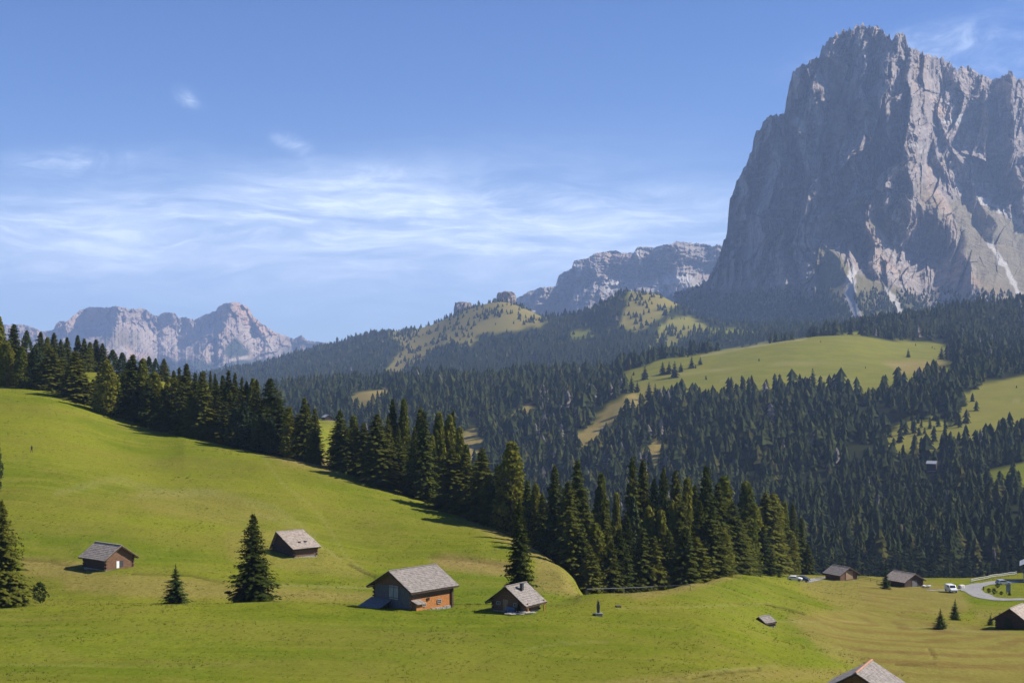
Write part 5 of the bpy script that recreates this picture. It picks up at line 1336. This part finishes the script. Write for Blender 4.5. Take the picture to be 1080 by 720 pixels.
car('van', 'white van facing the viewer where the path meets the road', 'van', p + Vector((0, 0, .05)), math.radians(-84), P_WHITE, 4.4, 1.85, 1.95, True)
p = hit(847, 613, 330); print('car', p)
car('parked_car', 'dark blue parked car, right of the two cars on the crest', 'car', p + Vector((0, 0, .05)), math.radians(-32), P_NAVY, 3.9, 1.75, 1.5)
p = hit(838.5, 612.4, 330)
car('parked_car', 'white parked car, left of the two cars on the crest', 'car', p + Vector((0, 0, .05)), math.radians(-20), P_WHITE, 3.9, 1.75, 1.35)
p = hit(1058, 616.5, 300) or gpt(1058, 400)
car('parked_car', 'silver car parked before the chalet beyond the road bend', 'car', p + Vector((0, 0, .05)), math.radians(10), P_SILV, 4.1, 1.75, 1.5)

# ---------------------------------------------------------------- fences
def rail_fence(name, label, pts, h, mat, rails=(.95,), step=3.0, y0=120, post=.06, rail=.05, Ys=None):
    t = empty(name, (0, 0, 0)); tag(t, label, 'fence')
    P = [hit(x, y, y0) or gpt(x, 430) for x, y in pts] if Ys is None else [gpt(x, Y_) for (x, _), Y_ in zip(pts, Ys)]
    t.location = P[0]; T = []
    for a, b_ in zip(P[:-1], P[1:]):
        n = max(1, int((b_ - a).length / step))
        for i in range(n): c_ = a.lerp(b_, i / n); T.append(Vector((c_.x, c_.y, float(ground_z(c_.x, c_.y)))))
    T.append(P[-1]); T = [v - P[0] for v in T]
    for v in T: mb = MB(); mb.tube(v - Vector((0, 0, .3)), v + Vector((0, 0, h)), post, post * .8, 6); mb.build('post', mat, t)
    for r in rails:
        mb = MB()
        for a, b_ in zip(T[:-1], T[1:]): mb.tube(a + Vector((0, 0, h * r)), b_ + Vector((0, 0, h * r)), rail, n=6)
        mb.build('rail', mat, t)
    return t
rail_fence('rail_fence', 'long low fence of one silvery rail along the meadow edge before the dark grove', [(619, 633), (658, 631.5), (690, 631.5), (728, 632)], 1.0, W_GREY, (.93,), 5.5, 180, .05, .055, Ys=(231, 236, 240, 236))
rail_fence('rail_fence', 'dark wooden rail fence between the two barns beyond the brown field', [(905, 611), (918, 613), (932, 615.5)], 1.0, W_DARK, (.5, .92), 2.6, 300)
rail_fence('rail_fence', 'pale wooden fence climbing behind the road bend towards the chalet', [(1024, 614.5), (1040, 611.5), (1056, 608.5), (1072, 606)], 1.1, W_PALE, (.5, .95), 2.6, 300, .08, .09)

# ---------------------------------------------------------------- small things
p = hit(631, 649, 150); t = empty('wayside_post', p); tag(t, 'slim dark figure-like post on a grey base alone on the meadow, before the rail fence', 'wayside post'); s = p.y / F
mb = MB(); mb.prism([(-.16, .3), (.16, .3), (.20, .9), (.24, 1.3), (.14, 1.75), (.10, 2.0), (-.10, 2.0), (-.14, 1.75), (-.24, 1.3), (-.20, .9)], 'y', -.13, .13); mb.build('post', plain('slate_grey_wood', (.07, .07, .085), .8, .2, 4), t, bevel=.04)
mb = MB(); mb.prism([(-.26, 1.95), (0, 2.25), (.26, 1.95), (.26, 1.90), (0, 2.18), (-.26, 1.90)], 'y', -.2, .2); mb.build('cap', W_GREY, t)
mb = MB(); mb.box((.1, 0, .20), (1.0, .7, .42)); mb.build('base', STONE, t, bevel=.05)
mb = MB(); mb.box((-.55, .05, .14), (.34, .6, .34), .3); mb.build('side_stone', DARKM, t, bevel=.05)
p = hit(652, 640.5, 150); bm = MB(); q = random.Random(2)
bm.box((0, 0, .1), (.8, .6, .35), .3); tag(bm.build('boulder', plain('dark_stone', (.06, .06, .05), .9, .2, 3), None, p, bevel=.12), 'small dark boulder in the grass right of the figure-like post', 'boulder')
p = hit(1014, 620.5, 250); bm = MB(); bm.box((0, 0, .5), (1.7, 1.2, 1.25), .4); tag(bm.build('boulder', plain('pale_stone', (.60, .55, .47), .9, .15, 2), None, p, bevel=.35), 'pale round boulder beside the path right of the white van', 'boulder')
p = hit(1063.5, 626, 280) or gpt(1063.5, 385); t = empty('notice_board', p, .1); tag(t, 'tall dark grey notice board standing inside the road bend', 'notice board')
mb = MB(); mb.box((0, 0, 1.45), (1.25, .12, 2.0)); mb.build('panel', GREYM, t, bevel=.02)
for x in (-.55, .55): mb = MB(); mb.box((x, .09, 1.2), (.1, .1, 2.6)); mb.build('post', DARKM, t)
mb = MB(); mb.box((0, 0, 2.52), (1.5, .4, .08)); mb.build('roof', DARKM, t)
p = hit(1037.4, 622, 280); mb = MB(); mb.tube((0, 0, -.1), (0, 0, 1.0), .16, .16, 10); mb.tube((0, 0, 1.0), (0, 0, 1.08), .2, .12, 10)
if p: tag(mb.build('bollard', DARKM, None, p), 'short dark bollard at the left end of the grass island in the road bend', 'bollard')
for i, (bx_, by_, bs, lab) in enumerate(((1043, 624.8, 1.2, 'leftmost low shrub on the grass island inside the road bend'), (1048.5, 626.3, 1.5, 'middle low shrub on the grass island inside the road bend'), (1052, 619.5, 1.3, 'low shrub near the far edge of the grass island inside the road bend'),
                                         (1056, 627.3, 1.0, 'rightmost low shrub on the grass island, left of the notice board'))):
    p = hit(bx_, by_, 280)
    if p is None: continue
    o = empty('shrub', p, i); o.scale = (bs * 1.3, bs * 1.1, bs); tag(o, lab, 'shrub', 'shrubs on the road island')
    link('crown', SP['B'][0][0], o); link('stem', SP['B'][0][1], o)

# ---------------------------------------------------------------- walker on the hill
p = hit(33.5, 477, 250); print('walker', p)
def person(loc, rz):
    jt = [(0, 0, .95), (0, 0, 1.15), (0, .01, 1.38), (0, .01, 1.50), (0, .03, 1.62), (0, .03, 1.74), (-.10, .02, .90), (-.12, .16, .50), (-.12, .20, .09), (-.12, .34, .04), (.10, -.02, .90), (.12, -.02, .48), (.12, -.22, .09), (.12, -.09, .04),
          (-.19, 0, 1.40), (-.26, -.06, 1.12), (-.25, .04, .88), (.19, 0, 1.40), (.27, .06, 1.12), (.26, .18, .90)]
    ed = [(0, 1), (1, 2), (2, 3), (3, 4), (4, 5), (0, 6), (6, 7), (7, 8), (8, 9), (0, 10), (10, 11), (11, 12), (12, 13), (2, 14), (14, 15), (15, 16), (2, 17), (17, 18), (18, 19)]
    rd = [.15, .14, .16, .06, .10, .08, .10, .065, .045, .04, .10, .065, .045, .04, .07, .045, .035, .07, .045, .035]
    me = bpy.data.meshes.new('person'); me.from_pydata(jt, ed, [])
    o = bpy.data.objects.new('person', me); COL.objects.link(o)
    sk = o.modifiers.new('skin', 'SKIN'); 
    if not me.skin_vertices: me.skin_vertices.new()
    for i, r in enumerate(rd): me.skin_vertices[0].data[i].radius = (r, r)
    me.skin_vertices[0].data[0].use_root = True
    ss = o.modifiers.new('sub', 'SUBSURF'); ss.levels = 2; ss.render_levels = 2
    o.location = loc; o.rotation_euler = (0, 0, rz)
    me.materials.append(plain('dark_walking_clothes', (.025, .025, .035), .9, .2, 5))
    dg = bpy.context.evaluated_depsgraph_get(); ev = o.evaluated_get(dg)
    m2 = bpy.data.meshes.new_from_object(ev); o.modifiers.clear(); o.data = m2
    return o
tag(person(p, 1.0), 'walker in dark clothes striding across the open slope on the left', 'person')
# ---------------------------------------------------------------- tussocks of the near meadows
def tufts(y0, y1, dens, hmin, hmax, seed):
    r = np.random.default_rng(seed)
    n = int((1140 + 60) / F * (y1 ** 2 - y0 ** 2) / 2 * dens)
    Y = np.sqrt(r.uniform(y0 ** 2, y1 ** 2, n)); px = r.uniform(-60, 1140, n); X = (px - CX) / F * Y
    k = (lookup(forestm, X, Y) < .2) & (lookup(mown, X, Y) < r.uniform(.1, .9, n))
    k &= r.random(n) < .35 + .65 * (fbm(X / 9, Y / 9, 3, 301) > -.1)
    X, Y = X[k], Y[k]; n = len(X); Z = ground_z(X, Y)
    h = r.uniform(hmin, hmax, n) * (1 + .8 * np.clip(fbm(X / 14, Y / 14, 2, 302), 0, 1)); nb = 5
    a = r.uniform(0, 6.28, (n, nb)); w_ = h[:, None] * r.uniform(.30, .55, (n, nb)); ln = h[:, None] * r.uniform(.3, 1.1, (n, nb)); rad = h[:, None] * r.uniform(0, .8, (n, nb))
    cx = X[:, None] + np.cos(a) * rad; cy = Y[:, None] + np.sin(a) * rad
    tx, ty = -np.sin(a + 1) * w_ / 2, np.cos(a + 1) * w_ / 2
    zb = np.repeat((Z - .03)[:, None], nb, 1)
    V = np.stack([np.stack([cx - tx, cy - ty, zb], -1), np.stack([cx + tx, cy + ty, zb], -1), np.stack([cx + np.cos(a) * ln, cy + np.sin(a) * ln, zb + .03 + h[:, None] * r.uniform(.5, 1, (n, nb))], -1)], 2)
    return V.reshape(-1, 3), np.repeat(r.integers(0, 3, n), nb)
def grass_mat(name, c0, c1):
    return leaf_mat(name, c0, c1, .35, .12)
vs_, ms_ = zip(*[tufts(128, 230, 1.5, .07, .17, 1), tufts(230, 330, .7, .09, .20, 2), tufts(330, 470, .30, .11, .24, 3)])
V = np.concatenate(vs_); MIg = np.concatenate(ms_)
me = np_mesh('meadow_grass', V, np.arange(len(V)).reshape(-1, 3), mats=[grass_mat('fresh_grass', (.09, .13, .010), (.14, .17, .016)), grass_mat('olive_grass', (.085, .105, .012), (.16, .155, .022)), grass_mat('straw_grass', (.17, .165, .03), (.25, .22, .05))], mat_idx=MIg)
print('TUFTS', len(V) // 15)
tag(link('meadow_grass', me), 'short grass tussocks over the near meadows', 'grass', kind='stuff')
# ---------------------------------------------------------------- haze
hz = MB()
x0, x1, y0, y1, z0, z1 = -29500, 29500, -120, 24300, float(min(ZFIN.min(), -460)) - 1, 1500
hz.poly([(x0, y0, z0), (x1, y0, z0), (x1, y1, z0), (x0, y1, z0), (x0, y0, z1), (x1, y0, z1), (x1, y1, z1), (x0, y1, z1)],
        [(3, 2, 1, 0), (4, 5, 6, 7), (0, 1, 5, 4), (1, 2, 6, 5), (2, 3, 7, 6), (3, 0, 4, 7)])
hm = bpy.data.materials.new('haze'); hm.use_nodes = True
for n in list(hm.node_tree.nodes):
    if n.type != 'OUTPUT_MATERIAL': hm.node_tree.nodes.remove(n)
pv = hm.node_tree.nodes.new('ShaderNodeVolumePrincipled')
pv.inputs['Color'].default_value = HAZE_COL
pv.inputs['Density'].default_value = HAZE_D
pv.inputs['Anisotropy'].default_value = HAZE_G
hm.node_tree.links.new(pv.outputs[0], [n for n in hm.node_tree.nodes if n.type == 'OUTPUT_MATERIAL'][0].inputs['Volume'])
ho = hz.build('haze', hm); tag(ho, kind='stuff')
